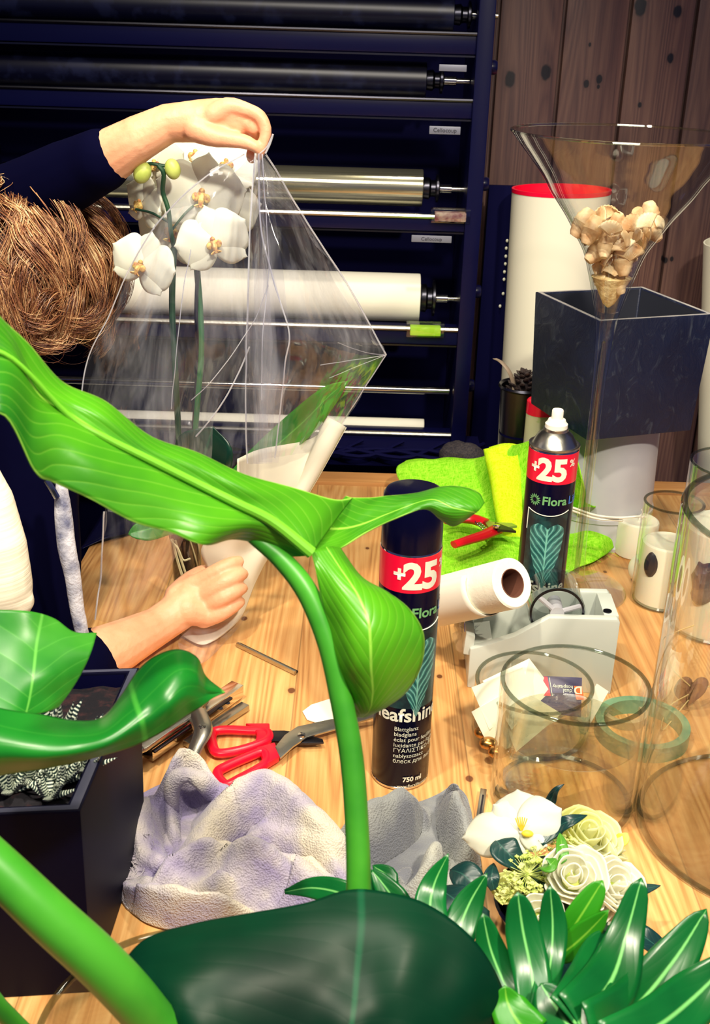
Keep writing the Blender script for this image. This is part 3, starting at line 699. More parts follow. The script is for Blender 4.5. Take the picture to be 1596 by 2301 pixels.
m_shell = mat('pale_sea_shell', (238, 212, 170), .45, c2=(188, 140, 96), nscale=40, bump=(90, .2), sss=.1)
m_shell2 = mat('cream_sea_shell', (244, 226, 190), .4, c2=(214, 176, 130), nscale=30)
rng = random.Random(11)
def rad_at(z):
    best = min(prof, key=lambda p: abs(p[1]-z)); return best[0]-.004
cnt = 0
for lvl, (py, n) in enumerate([(655, 1), (632, 3), (605, 5), (580, 7), (560, 8), (545, 9), (528, 10), (512, 11), (500, 7), (486, 4)]):
    z = zfl(py); R = rad_at(z)
    for i in range(n):
        rr = R-.012 if n > 2 else R*.3; rr = max(rr, 0)*(1 if i % 3 else .45)
        a = i/n*2*PI+lvl*1.1; c = (FB.x+rr*math.cos(a), FB.y+rr*math.sin(a), TZ+z)
        mb = MB(); s_ = min(rng.uniform(.017, .024), R*.8)
        rot = Matrix.Rotation(a+PI/2+rng.uniform(-.5, .5), 3, 'Z') @ Matrix.Rotation(rng.uniform(.5, 1.4), 3, 'X') @ Matrix.Rotation(rng.uniform(-.8, .8), 3, 'Y')
        if (cnt % 4) == 3:
            pts = [V(c)+rot @ V((0, (t/10-.5)*s_*1.7, 0)) for t in range(11)]
            mb.tube(pts, [s_*.12*(1+.0*t)+s_*.42*math.sin(PI*min(1, t/10*.75+.1))*(1+.12*(t % 2)) for t in range(11)], 10)
        else: shell(mb, c, s_, rot)
        nm = 'seashell'
        tag(mb.build(nm, m_shell if cnt % 2 else m_shell2, thick=.0012), ('%s %s seashell, %s in the %s layer of the martini vase' % ('tan' if cnt % 2 else 'cream', 'spiral' if cnt % 4 == 3 else 'fan', ('' if (i % 3 or n < 3) else 'inner ')+['right', 'back right', 'back', 'back left', 'left', 'front left', 'front', 'front right'][int((a % (2*PI))/(PI/4)+.5) % 8], ['bottom', 'second lowest', 'third lowest', 'lower', 'lower middle', 'middle', 'upper middle', 'upper', 'second highest', 'top'][lvl])), 'seashell', 'seashells in the martini vase'); cnt += 1
z0_ = zfl(690); z1_ = zfl(622)
sand = MB().lathe([(0, z0_)]+[(max(rad_at(z0_+(z1_-z0_)*i/8)*(.12+.88*(i/8)**.45), .001), z0_+(z1_-z0_)*i/8) for i in range(9)]+[(rad_at(z1_)*.5, z1_+.004), (0, z1_+.005)], FB, 40).build('shell_sand', mat('coarse_shell_sand', (244, 222, 168), .7, c2=(196, 160, 106), nscale=120, bump=(150, .6)))
tag(sand, 'coarse golden shell sand in the tip of the martini vase cone', 'sand', kind='stuff')
# ================================================================ CANDLES AND GLASS CYLINDERS
m_wax = mat('white_wax', (240, 234, 214), .45, sss=.35)
def candle(px, py, rp, htop, label, wick=True, name='pillar_candle', m=None):
    c = T(px, py); r = M_(px, py, c.y, rp); h = P(px, htop, c.y).z-TZ
    t = thing(name, label, 'candle', c, 'white pillar candles')
    MB().lathe([(0, 0), (r-.002, 0), (r, .002), (r, h-.005), (r-.001, h-.002), (r-.004, h), (r*.3, h-.003), (0, h-.004)], c, 48).build('wax', m or m_wax, t)
    if wick: MB().tube(cr([c+V((0, 0, h-.006)), c+V((.001, 0, h+.004)), c+V((.004, 0, h+.012)), c+V((.002, 0, h+.017))], 8), .0011, 6).build('wick', m_paper, t)
    return c, r, h
candle(1426, 1242, 45, 1166, 'white pillar candle with a bent wick standing free beside the tub')
m_darkw = mat('dark_mottled_wax', (20, 24, 40), .4, c2=(90, 70, 66), nscale=14, lo=.5, hi=.8)  # dark mottled wax for the oval on the narrower candle
c = T(1448, 1312); r = M_(1448, 1300, c.y, 40)
bl = MB().ball((c.x, c.y, TZ+r*.92), r, 28, 18, scale=(1, 1, .92)).build('ball_candle', m_wax)
tag(bl, 'round white ball candle on the table in front of the free standing pillar candle', 'candle')
cA = candle(1482, 1350, 56, 1215, 'white candle inside the narrower glass cylinder with a dark hollow', wick=False, name='pillar_candle')
MB().ball(cA[0]+V((-cA[1]*.55, -cA[1]*.60, cA[2]*.72)), cA[1]*.5, 20, 12, scale=(.9, .5, 1.25)).build('dark_hollow', m_darkw, bpy.data.objects[[o.name for o in bpy.data.objects if o.name.startswith('pillar_candle') and o.type == 'EMPTY'][-1]])
cB = candle(1600, 1405, 92, 1180, 'large white candle with a dark melted side inside the wide glass cylinder', name='pillar_candle', wick=True)
MB().ball(cB[0]+V((-cB[1]*.42, -cB[1]*.66, cB[2]*.56)), cB[1]*.52, 26, 16, scale=(.95, .55, 1.45)).build('melted_side', mat('dark_melted_wax', (44, 40, 62), .25, c2=(130, 110, 116), nscale=26, lo=.45, hi=.75, bump=(45, .8)), bpy.data.objects[[o.name for o in bpy.data.objects if o.name.startswith('pillar_candle') and o.type == 'EMPTY'][-1]], disp=crinkle(.006, 60, 2))
m_rimglass = clear('rim_thick_glass', (206, 212, 206), .03, .45, .06, edge=.75, peak=.4)
def glass_cyl(c, r, h, label, name='glass_cylinder', wall=.004, flare=0, cat='vase', base=.012, grp=None):
    t = thing(name, label, cat, c, grp)
    MB().lathe([(0, 0), (r-.004, 0), (r-.001, .0015), (r, .005), (r+flare, h), (r-wall+flare, h), (r-wall, base), (r-wall-.006, base-.002), (0, base-.002)], c, 96).build('glass_wall', m_glass, t)
    MB().lathe([(r+flare-wall/2+wall*.55*math.cos(a*PI/5), h+wall*.5*math.sin(a*PI/5)) for a in range(11)], c, 96).build('rim', m_rimglass, t)
    MB().lathe([(r-.006, .001), (r-.003, .003), (r-.006, .006), (r-.010, .003), (r-.006, .001)], c, 96).build('base_ring', m_rimglass, t)
    return t
# narrow cylinder over candle A
zA = P(1490, 1128, cA[0].y).z-TZ
glass_cyl(cA[0]+V((0, 0, .0)), cA[1]+.006, zA, 'narrow clear glass cylinder over the candle with a dark hollow', base=.001, grp='clear glass cylinders')
zB = P(1585, 1040, cB[0].y).z-TZ
glass_cyl(cB[0]+V((.0, 0, .0)), cB[1]+.007, zB, 'wide clear glass cylinder over the large dark sided candle', base=.001, grp='clear glass cylinders')
# big front cylinder, right edge
bc_ = T(1718, 1868); rB = M_(1718, 1868, bc_.y, 288)
zC = P(1800, 1165, bc_.y).z-TZ
glass_cyl(bc_, rB, zC, 'very wide tall glass vase at the right edge of the table', name='glass_vase', wall=.006, base=.014, grp='clear glass cylinders')
# water vase
wc = T(1262, 1792); rW = M_(1262, 1792, wc.y, 160); hW = P(1291, 1535, wc.y).z-TZ
glass_cyl(wc, rW, hW, 'round glass vase half filled with water behind the flower arrangement', name='water_vase', wall=.0045, base=.016, grp='clear glass cylinders')
hw = hW*.60
wt = MB().lathe([(0, .016), (rW-.0055, .016), (rW-.0055, hw), (rW-.009, hw-.0012), (0, hw-.001)], wc, 80).build('vase_water', m_water)
tag(wt, 'clear water filling the lower part of the round glass vase', 'water')
# card vase
cc_ = T(1190, 1640); rC = M_(1190, 1640, cc_.y, 130); hC = P(1205, 1532, cc_.y).z-TZ
glass_cyl(cc_, rC, hC, 'low round glass bowl vase holding cards behind the water vase', name='card_vase', wall=.0045, base=.012, grp='clear glass cylinders')
m_card = mat('white_card', (250, 248, 226), .6, spec=.2)
rng = random.Random(3)
def card(pts, label, m=m_card, name='white_card', grp='cards in the glass bowl vase', cat='card'):
    n = (pts[1]-pts[0]).cross(pts[2]-pts[0]).normalized()
    return tag(MB().poly(pts, .0007, n).build(name, m), label, cat, grp)
cy = cc_.y
cards = [[(1060, 1545, -.05), (1175, 1500, -.02), (1200, 1570, -.03), (1100, 1640, -.06)],
         [(1085, 1530, -.03), (1190, 1480, 0), (1240, 1545, .0), (1150, 1640, -.06)],
         [(1180, 1510, -.01), (1196, 1490, 0), (1270, 1608, -.02), (1150, 1680, -.06)],
         [(1120, 1590, -.04), (1190, 1560, -.04), (1262, 1604, -.04), (1160, 1690, -.065)],
         [(1060, 1600, -.058), (1130, 1560, -.045), (1180, 1660, -.05), (1110, 1700, -.066)]]
lb = ['white card at the left rim of the glass bowl vase', 'white card standing highest in the glass bowl vase', 'white card leaning toward the dark printed card', 'white card lowest in front in the glass bowl vase', 'white card pressed against the left glass wall of the bowl vase']
for q, l_ in zip(cards, lb): card([P(x, y, cy+d) for x, y, d in q], l_)
dk = thing('business_card', 'dark navy business card with red and orange squares upside down', 'card', P(1240, 1560, cy))
Q = [P(1196, 1518, cy+.002), P(1308, 1523, cy+.004), P(1306, 1612, cy-.03), P(1210, 1600, cy-.03)]
nq = (Q[1]-Q[0]).cross(Q[2]-Q[0]).normalized()
if nq.dot(CAM-Q[0]) < 0: nq = -nq
MB().poly(Q, .0006, nq).build('card', mat('navy_card', (34, 22, 84), .35), dk)
ex = (Q[1]-Q[0]); ey = (Q[3]-Q[0]); off = nq*.0009
def onc(u, v): return Q[0]+ex*u+ey*v+off
def rect_(name, u0, v0, u1, v1, m): MB().poly([onc(u0, v0), onc(u1, v0), onc(u1, v1), onc(u0, v1)], .0002, nq).build(name, m, dk)
rect_('red_square', .0, .02, .30, .55, m_redl); rect_('logo_square', .8, .24, .96, .62, mat('orange_print', (240, 110, 30), .4)); rect_('divider', .33, .04, .34, .55, m_letter)
Xc = ex.normalized(); Yc = nq.cross(Xc)
def ctext(body, u, v, size, m, bold=0.0):      # printed upside down, as the card stands on its head
    R = Matrix((-Xc, -Yc, nq)).transposed(); me = text_mesh(body, size, bold, align='CENTER')
    me.transform(Matrix.Translation(onc(u, v)+nq*.0005) @ R.to_4x4()); me.materials.clear(); link('card_text', me, m, dk)
ctext('D', .88, .26, .014, m_letter, .0004); ctext('dual', .66, .34, .007, m_letter); ctext('hospitality', .58, .24, .006, m_letter); ctext('dual', .15, .30, .007, m_letter)
# small items in the bowl
mb = MB(); mb.box(P(1332, 1585, cy-.0), (.018, .002, .05), Matrix.Rotation(.6, 3, 'Y') @ Matrix.Rotation(-.5, 3, 'X'))
tag(mb.build('cream_tag', m_card), 'cream tag standing right of the dark printed card', 'tag')
for k_, (px, py) in enumerate([(1098, 1672), (1078, 1652), (1066, 1628)]):
    mb = MB(); mb.ball(T(px+20, py+18, .03), .009, 14, 10, scale=(1.2, 1, .8)); tag(mb.build('brass_bell', mat('brass', (190, 140, 80), .3, 1)), ['small brass ball in the bowl vase, nearest the water vase', 'small brass ball in the bowl vase, the middle of three', 'small brass ball in the bowl vase, farthest to the left'][k_], 'ball', 'brass balls in the bowl vase')
# ================================================================ PAPER TOWEL ROLL AND TAPE DISPENSER
tdz = .062
e = P(1153, 1310, 1.205); s_ = P(985, 1372, 1.325); 
# roll end faces the camera: axis from far-left to near-right
ax = (P(985, 1350, 1.30)-e).normalized(); Lr = .135
rT = M_(1153, 1310, 1.205, 58)
pt = thing('paper_towel_roll', 'white paper towel roll with open brown core lying on the tape dispenser', 'paper roll', e)
MB().lathe([(rT*.56, .001), (rT-.002, 0), (rT, .002), (rT, Lr), (rT*.56, Lr)], e, 64, axis=ax).build('paper', mat('tissue_white', (244, 240, 222), .85, spec=.1, bump=(140, .2)), pt)
MB().lathe([(rT*.57, 0), (rT*.57, Lr), (rT*.54, Lr), (rT*.54, 0), (rT*.57, 0)], e, 48, axis=ax).build('cardboard_core', mat('brown_cardboard', (104, 60, 44), .8), pt)
a0 = ax.cross(V((0, 0, 1))).normalized(); g = []
for i in range(11):
    c = e+ax*(Lr*(.35+.75*i/10)); row = []
    for j in range(13):
        an = PI*.25+j/12*PI*1.0; row.append(c+(a0*math.cos(an)+ax.cross(a0).normalized()*math.sin(an))*(rT*1.03+.004*j/12))
    g.append(row)
MB().grid(g).build('loose_sheet', m_paper, pt, thick=.0008)
# dispenser: extruded side profile, hollow between two cheeks
m_disp = mat('grey_white_plastic', (196, 202, 196), .4, c2=(206, 210, 200), nscale=6)
D0 = T(1050, 1545); D1 = T(1372, 1560)      # front bottom edge left to right
dx = (D1-D0); LD = dx.length; dx.normalize(); dy = V((-dx.y, dx.x, 0)); WD = .085
dsp = thing('tape_dispenser', 'grey white desk tape dispenser under the paper towel roll', 'tape dispenser', D0)
hR = P(1378, 1392, D1.y).z-TZ
side = [(0, 0), (LD, 0), (LD, hR-.004), (LD-.004, hR), (LD*.52, hR*.98), (LD*.30, hR*.72), (LD*.07, hR*.56), (0, hR*.52)]
def DP(x, y, z): return D0+dx*x+dy*y+V((0, 0, z))
for yy in (0, WD-.012):
    MB().poly([DP(x, yy, z) for x, z in side], .012, dy).build('cheek', m_disp, dsp, bevel=.002)
MB().poly([DP(x, .012, z) for x, z in [(LD*.90, .002), (LD, .002), (LD, hR-.001), (LD*.90, hR-.001)]], WD-.024, dy).build('rear_block', m_disp, dsp, bevel=.001)
MB().poly([DP(x, .012, z) for x, z in [(0, .002), (LD*.16, .002), (LD*.16, hR*.55), (0, hR*.50)]], WD-.024, dy).build('front_block', m_disp, dsp, bevel=.001)
MB().poly([DP(x, .012, z) for x, z in [(LD*.15, .001), (LD*.91, .001), (LD*.91, .012), (LD*.15, .012)]], WD-.024, dy).build('floor_plate', m_disp, dsp)
MB().poly([DP(x, .006, z) for x, z in [(0-.008, hR*.42), (.004, hR*.40), (.006, hR*.66), (-.006, hR*.70)]], WD-.012, dy).build('cutter_block', m_disp, dsp, bevel=.0015)
mb = MB()
for i in range(14): y_ = .012+(WD-.024)*i/14; mb.poly([DP(-.008, y_, hR*.69), DP(-.008, y_+.0035, hR*.74), DP(-.008, y_+.007, hR*.69)], .001, dx)
mb.build('serrated_blade', m_chrome, dsp)
wc2 = DP(LD*.58, .016, hR*.98); rw = .036
wh = MB().lathe([(rw*.86, 0), (rw, 0), (rw, WD-.032), (rw*.86, WD-.032), (rw*.86, 0)], wc2, 48, axis=dy).build('tape_wheel', clear('tape_clear', (225, 228, 228), .1, .5, .1), dsp)
MB().lathe([(rw*.88, -.002), (rw*.96, -.002), (rw*.96, 0), (rw*.88, 0), (rw*.88, -.002)], wc2, 48, axis=dy).build('wheel_rim', m_dsteel, dsp)
for a in (.35, .35+2.09, .35+4.19):
    d = (dx*math.cos(a)+V((0, 0, 1))*math.sin(a)); MB().tube([wc2, wc2+d*rw*.88], .0035, 8).build('spoke', m_tub, dsp)
MB().lathe([(0, -.004), (.009, -.004), (.009, .03), (0, .03)], wc2, 20, axis=dy).build('wheel_hub', m_tub, dsp)
MB().lathe([(0, .0005), (.0055, .0005), (.0055, -.001)], DP(LD*.93, .022, hR), 16).build('screw_hole', m_dsteel, dsp)
mb = MB(); rng = random.Random(5)
for i in range(6):
    p0 = DP(-.009, .01+rng.random()*.05, hR*rng.uniform(.2, .6)); g = [[p0+V((rng.uniform(-.012, .012), -.004*i*.3-.002, rng.uniform(-.012, .012)))+V((a*.018, 0, b*.02)) for a in (0, .5, 1)] for b in (0, .5, 1)]
    mb.grid(sheet(g, 5, 5))
mb.build('tape_scraps', clear('tape_scrap', (215, 215, 215), .1, .6, .25), dsp)
# ================================================================ TAPE RINGS, HEART, TWINE
m_gtape = mat('green_floral_tape', (96, 140, 108), .4, c2=(120, 160, 124), nscale=30)
def tape_ring(px, py, ro, ri, h, label, m=m_gtape):
    c = T(px, py); s = M_(px, py, c.y, 1)
    return tag(MB().lathe([(ri*s, 0), (ro*s, 0), (ro*s, h), (ri*s, h), (ri*s, 0)], c, 56).build('tape_ring', m), label, 'tape roll', 'green tape rolls')
tape_ring(1440, 1652, 104, 86, .020, 'thin pale green ring of florist tape right of the water vase')
tape_ring(1400, 1612, 52, 40, .011, 'small green tape ring lying inside the larger one', mat('pale_tape', (176, 160, 120), .5))
hc = P(1548, 1560, T(1548, 1600).y-.0)
ht = thing('hanging_heart', 'small brown glazed heart lying on the table inside the wide vase', 'heart', T(1548, 1600))
pts = []
for i in range(40):
    a = i/40*2*PI; pts.append(V((hc.x+.0016*16*math.sin(a)**3*.8, hc.y, hc.z+.0016*(13*math.cos(a)-5*math.cos(2*a)-2*math.cos(3*a)-math.cos(4*a))*.85)))
m_heart = mat('brown_glaze', (110, 72, 60), .25, c2=(150, 110, 86), nscale=30)
MB().poly(pts, .016, (.5, .85, .15)).build('heart_body', m_heart, ht, bevel=.003)
MB().tube(cr([hc+V((0, 0, .012)), P(1510, 1500, hc.y), P(1490, 1440, hc.y+.02), P(1520, 1420, hc.y), P(1560, 1405, hc.y)], 24), .0008, 5).build('twine', mat('twine', (200, 176, 120), .8), ht)
MB().tube(cr([hc, T(1502, 1590, .01), T(1490, 1640, .003), T(1560, 1560, .02), T(1600, 1540, .02)], 24), .0008, 5).build('twine', bpy.data.materials['twine'], ht)
# ================================================================ SCISSORS, STAPLER, STRIPS
sz = thing('scissors', 'florist scissors with red plastic loops lying open on the table', 'scissors', T(640, 1660))
def loop_handle(cpts, rin):
    pts = cr([T(x, y, .009) for x, y in cpts+[cpts[0]]], 48)[:-1]; n = len(pts); mb = MB(); rings = []
    for i, p in enumerate(pts):
        d = (pts[(i+1) % n]-pts[i-1]).normalized(); a = d.cross(V((0, 0, 1))).normalized(); b = V((0, 0, 1))
        rings.append([mb.bm.verts.new(p+a*math.cos(2*PI*k_/10)*rin+b*math.sin(2*PI*k_/10)*rin*.85) for k_ in range(10)])
    for i in range(n):
        for k_ in range(10): mb.face([rings[i][k_], rings[i][(k_+1) % 10], rings[(i+1) % n][(k_+1) % 10], rings[(i+1) % n][k_]])
    return mb
rH = .0062
loop_handle([(474, 1660), (480, 1645), (510, 1640), (560, 1642), (598, 1645), (602, 1662), (570, 1677), (520, 1690), (485, 1690)], rH).build('loop_handle', m_red, sz)
MB().poly([T(x, y, .005) for x, y in [(552, 1637), (606, 1637), (608, 1672), (572, 1684), (578, 1662), (572, 1650)]], .008, (0, 0, 1)).build('grip_block', m_red, sz, bevel=.0015)
loop_handle([(492, 1752), (490, 1735), (510, 1722), (560, 1700), (590, 1690), (600, 1705), (590, 1722), (540, 1750), (510, 1764)], rH).build('loop_handle', m_red, sz)
MB().poly([T(x, y, .005) for x, y in [(575, 1692), (618, 1680), (628, 1712), (585, 1738), (590, 1715), (586, 1700)]], .008, (0, 0, 1)).build('grip_block', m_red, sz, bevel=.0015)
MB().poly([T(x, y, .008) for x, y in [(600, 1645), (640, 1645), (680, 1652), (725, 1664), (728, 1672), (690, 1674), (640, 1670), (604, 1668)]], .0025, (0, 0, 1)).build('blade', m_dsteel, sz, bevel=.0006)
MB().poly([T(x, y, .011) for x, y in [(618, 1682), (640, 1655), (668, 1636), (740, 1620), (850, 1606), (850, 1612), (760, 1640), (690, 1660), (660, 1680), (630, 1708)]], .0025, (0, 0, 1)).build('blade', m_steel, sz, bevel=.0008)
MB().lathe([(0, .0025), (.0045, .002), (.005, 0)], T(678, 1653, .0135), 18).build('pivot_screw', m_chrome, sz)
st = thing('stapling_pliers', 'long chrome stapling pliers lying left of the red scissors', 'stapler', T(400, 1660))
def bar(name, a, b, w_, h_, z, m, par=st, bev=.001):
    A_, B_ = T(*a, z), T(*b, z); d = (B_-A_); L = d.length; d.normalize(); n_ = V((-d.y, d.x, 0))
    return MB().poly([A_-n_*w_/2, B_-n_*w_/2, B_+n_*w_/2, A_+n_*w_/2], h_, (0, 0, 1)).build(name, m, par, bevel=bev)
bar('magazine', (330, 1705), (535, 1560), .019, .017, .004, m_chrome)
bar('magazine_slot', (345, 1692), (520, 1570), .005, .003, .021, m_dsteel)
bar('lower_arm', (420, 1680), (552, 1592), .013, .008, .002, m_steel)
MB().poly([T(x, y, .028) for x, y in [(270, 1695), (300, 1672), (420, 1592), (460, 1560), (470, 1580), (440, 1612), (330, 1690), (292, 1705)]], .006, (0, 0, 1)).build('upper_handle', m_steel, st, bevel=.002)
MB().poly([T(x, y, .001) for x, y in [(265, 1700), (312, 1698), (320, 1735), (300, 1742), (268, 1722)]], .024, (0, 0, 1)).build('nose', m_dsteel, st, bevel=.003)
MB().tube(cr([T(442, 1600, .030), T(456, 1640, .030), T(440, 1680, .026), T(418, 1730, .02), T(402, 1765, .016)], 20), crf([.012, .0115, .0085, .0085, .008], 20), 12, flat=.5).build('lever_handle', m_steel, st)
for px, py in ((455, 1634), (314, 1684)): MB().lathe([(0, .002), (.0045, .0015), (.005, 0)], T(px, py, .034), 16).build('rivet', m_chrome, st)
for px, py in ((512, 1580), (496, 1592)): MB().lathe([(0, .0005), (.003, .0005), (.003, 0)], T(px, py, .0212), 12).build('hole', m_ink, st)
bar('strip', (533, 1452), (664, 1516), .004, .006, .001, m_steel, None, .0004)
o = [o for o in bpy.data.objects if o.name == 'strip'][0]; o.name = 'staple_strip'
md = bar('groove', (536, 1448), (667, 1512), .006, .002, .001, m_dsteel, o, .0003)
tag(o, 'thin grey strip of staples lying alone in the middle of the table', 'staples')
o = bar('staple_strip', (1086, 1785), (1072, 1880), .007, .008, .001, m_steel, None, .0004); tag(o, 'dark grey staple strip lying left of the orchid bloom arrangement', 'staples')
bar('groove', (1086, 1787), (1072, 1878), .002, .001, .009, m_ink, o, .0002)
o = MB().poly([T(x, y, .001) for x, y in [(680, 1600), (700, 1585), (760, 1566), (790, 1580), (790, 1615), (720, 1628), (690, 1618)]], .0012, (0, 0, 1)).build('paper_scrap', m_card); tag(o, 'white paper scrap tucked under the scissor blades behind the stem', 'paper')
# ================================================================ PERSON
def PP(l): return [(P(x, y, Y), M_(x, y, Y, r)) for x, y, Y, r in l]
def smooth_chain(l, n=10):
    c = PP(l); pts = cr([q[0] for q in c], n); rs = crf([q[1] for q in c], n); return list(zip(pts, rs))
person = thing('person', 'person in black with curly brown hair bending over the table and wrapping the orchid', 'person', (-.62, 1.42, 0))
hd = P(42, 598, 1.50)
HR = .088
sh_near = V((-.60, 1.22, 1.30)); sh_far = V((-.62, 1.60, 1.32)); neck0 = V((-.60, 1.44, 1.345))
hips = V((-.86, 1.42, .93))
chains = [
    # raised arm and hand
    [(sh_far, .055)] + [(V((-.66, 1.55, 1.38)), .045)] + PP([(60, 440, 1.49, 66), (150, 398, 1.46, 64), (237, 357, 1.43, 61), (310, 312, 1.42, 50), (378, 277, 1.42, 42), (450, 275, 1.42, 44)]),
    smooth_chain([(400, 272, 1.42, 40), (450, 272, 1.42, 46), (488, 262, 1.42, 40), (512, 250, 1.42, 28)], 6),
    smooth_chain([(480, 258, 1.408, 26), (516, 240, 1.405, 21), (556, 248, 1.402, 16.5), (584, 262, 1.40, 15), (597, 292, 1.398, 14), (592, 322, 1.396, 12.5), (582, 350, 1.396, 11)], 14),
    smooth_chain([(480, 268, 1.415, 26), (515, 258, 1.41, 23), (548, 268, 1.41, 21), (570, 286, 1.408, 18), (578, 312, 1.42, 13), (566, 345, 1.41, 13), (566, 357, 1.41, 11)], 12),
    smooth_chain([(480, 275, 1.42, 26), (510, 268, 1.412, 22), (532, 276, 1.41, 20), (544, 288, 1.412, 17), (540, 302, 1.42, 13), (525, 300, 1.425, 12)], 12),
    smooth_chain([(475, 280, 1.42, 26), (495, 276, 1.412, 21), (508, 282, 1.412, 18), (520, 292, 1.424, 14), (508, 302, 1.43, 12)], 12),
    smooth_chain([(440, 290, 1.405, 30), (480, 306, 1.40, 24), (515, 313, 1.397, 18.5), (548, 318, 1.395, 16.5), (572, 328, 1.392, 13), (578, 334, 1.392, 11)], 12),
    # lower arm and hand
    [(sh_near, .055), (V((-.56, 1.12, 1.13)), .05)] + PP([(30, 1580, 1.15, 78), (110, 1540, 1.17, 76), (215, 1478, 1.22, 68), (290, 1440, 1.265, 54), (352, 1408, 1.30, 44), (400, 1375, 1.325, 44)]),
    smooth_chain([(385, 1385, 1.315, 42), (420, 1355, 1.335, 46), (455, 1345, 1.345, 42), (480, 1335, 1.35, 32)], 6),
    smooth_chain([(420, 1370, 1.32, 36), (455, 1378, 1.325, 30)], 4),
    smooth_chain([(425, 1322, 1.345, 26), (455, 1304, 1.345, 21), (490, 1283, 1.345, 19), (518, 1268, 1.352, 17), (535, 1262, 1.36, 14)], 10),
    smooth_chain([(455, 1340, 1.335, 24), (488, 1318, 1.33, 20), (515, 1302, 1.335, 19), (536, 1292, 1.345, 17), (546, 1290, 1.355, 13)], 10),
    smooth_chain([(468, 1362, 1.33, 23), (498, 1346, 1.322, 19), (522, 1332, 1.328, 17.5), (538, 1324, 1.338, 15.5), (546, 1322, 1.348, 12)], 10),
    smooth_chain([(458, 1388, 1.325, 24), (490, 1382, 1.318, 18), (516, 1368, 1.322, 16), (534, 1356, 1.332, 14), (541, 1352, 1.34, 11)], 10),
    smooth_chain([(395, 1338, 1.335, 26), (412, 1315, 1.35, 21), (432, 1296, 1.365, 16.5), (452, 1284, 1.378, 14), (464, 1280, 1.385, 11)], 10),
    # torso, neck, legs
    [(sh_near, .055), (neck0, .06), (sh_far, .055)], [(neck0, .06), (V((-.56, 1.47, 1.37)), .052), (hd+V((-.01, .0, -.03)), .06)],
    [(V((-.66, 1.42, 1.26)), .10), (V((-.74, 1.42, 1.12)), .11), (hips, .13)],
    [(V((-.60, 1.35, 1.28)), .08), (V((-.66, 1.35, 1.12)), .085), (hips+V((0, -.06, 0)), .11)],
    [(V((-.60, 1.50, 1.28)), .08), (V((-.66, 1.50, 1.12)), .085), (hips+V((0, .06, 0)), .11)],
    [(hips+V((0, -.09, 0)), .09), (V((-.80, 1.33, .48)), .06), (V((-.84, 1.33, .09)), .042)], [(V((-.84, 1.33, .05)), .04), (V((-.68, 1.33, .035)), .03)],
    [(hips+V((0, .09, 0)), .09), (V((-.80, 1.51, .48)), .06), (V((-.84, 1.51, .09)), .042)], [(V((-.84, 1.51, .05)), .04), (V((-.68, 1.51, .035)), .03)],
    [(hd, .075), (P(80, 735, 1.47), .035)], [(hd+V((.06, .01, -.05)), .013), (hd+V((.098, .012, -.075)), .010)],
]
rh = Matrix.Rotation(.55, 3, 'Y')
balls = [(hd, (HR*1.05, HR*.86, HR*1.12), rh), (P(86, 745, 1.465), (.035, .04, .03), rh),
         (hd+V((.03, .085, -.03)), (.016, .008, .03), rh), (hd+V((.0, -.083, -.03)), (.016, .008, .03), rh)]
body = solid_from(chains, balls, .0021, 3, 'body')
bo = link('body', body, m_skin, person)
# eyes and mouth on the bowed face
fx = V((math.cos(.75), .05, -math.sin(.75))).normalized(); up = V((math.sin(.75), 0, math.cos(.75)))
for s_ in (-1, 1):
    MB().ball(hd+fx*.078+V((0, s_*.03, 0))+up*.005, .011, 12, 8).build('eye', mat('eye_white', (230, 225, 215), .3), person)
    MB().ball(hd+fx*.087+V((0, s_*.03, 0))+up*.005, .0045, 10, 6).build('iris', m_ink, person)
MB().tube([hd+fx*.083+up*-.055+V((0, -.02, 0)), hd+fx*.088+up*-.057, hd+fx*.083+up*-.055+V((0, .02, 0))], .005, 8).build('lips', mat('lip_red', (180, 90, 80), .4), person)
# black top with long sleeves
ch = [[(sh_far, .068), (V((-.66, 1.55, 1.38)), .058)] + PP([(60, 440, 1.49, 82), (150, 398, 1.46, 79), (205, 371, 1.44, 72), (226, 361, 1.43, 70)]),
      [(sh_near, .068), (V((-.56, 1.12, 1.13)), .064)] + PP([(20, 1585, 1.15, 98), (110, 1540, 1.17, 92), (180, 1500, 1.20, 84), (206, 1485, 1.22, 76)]),
      [(sh_near, .072), (neck0+V((-.03, 0, -.02)), .085), (sh_far, .072)],
      [(V((-.66, 1.42, 1.26)), .13), (V((-.72, 1.42, 1.10)), .14), (hips, .15)],
      [(V((-.58, 1.36, 1.28)), .09)]+PP([(60, 1000, 1.42, 120), (70, 1180, 1.40, 105)])+[(V((-.68, 1.36, .98)), .13)],
      [(V((-.60, 1.5, 1.28)), .09), (V((-.64, 1.5, 1.10)), .10), (hips, .12)],
      PP([(30, 900, 1.36, 85), (60, 1050, 1.36, 110), (70, 1250, 1.34, 112), (85, 1400, 1.31, 95)])]
shirt = solid_from(ch, [], .005, 5, 'shirt')
link('black_top', shirt, m_blackmatte, person)
trs = solid_from([[(hips, .145), (hips+V((0, -.09, -.02)), .11), (V((-.80, 1.33, .48)), .08), (V((-.84, 1.33, .10)), .06)], [(hips, .145), (hips+V((0, .09, -.02)), .11), (V((-.80, 1.51, .48)), .08), (V((-.84, 1.51, .10)), .06)]], [], .008, 4, 'trousers')
link('trousers', trs, m_blackmatte, person)
for yy in (1.33, 1.51):
    link('shoe', solid_from([[(V((-.86, yy, .055)), .05), (V((-.76, yy, .045)), .045), (V((-.66, yy, .038)), .038)]], [], .006, 3, 'shoe'), m_black, person)
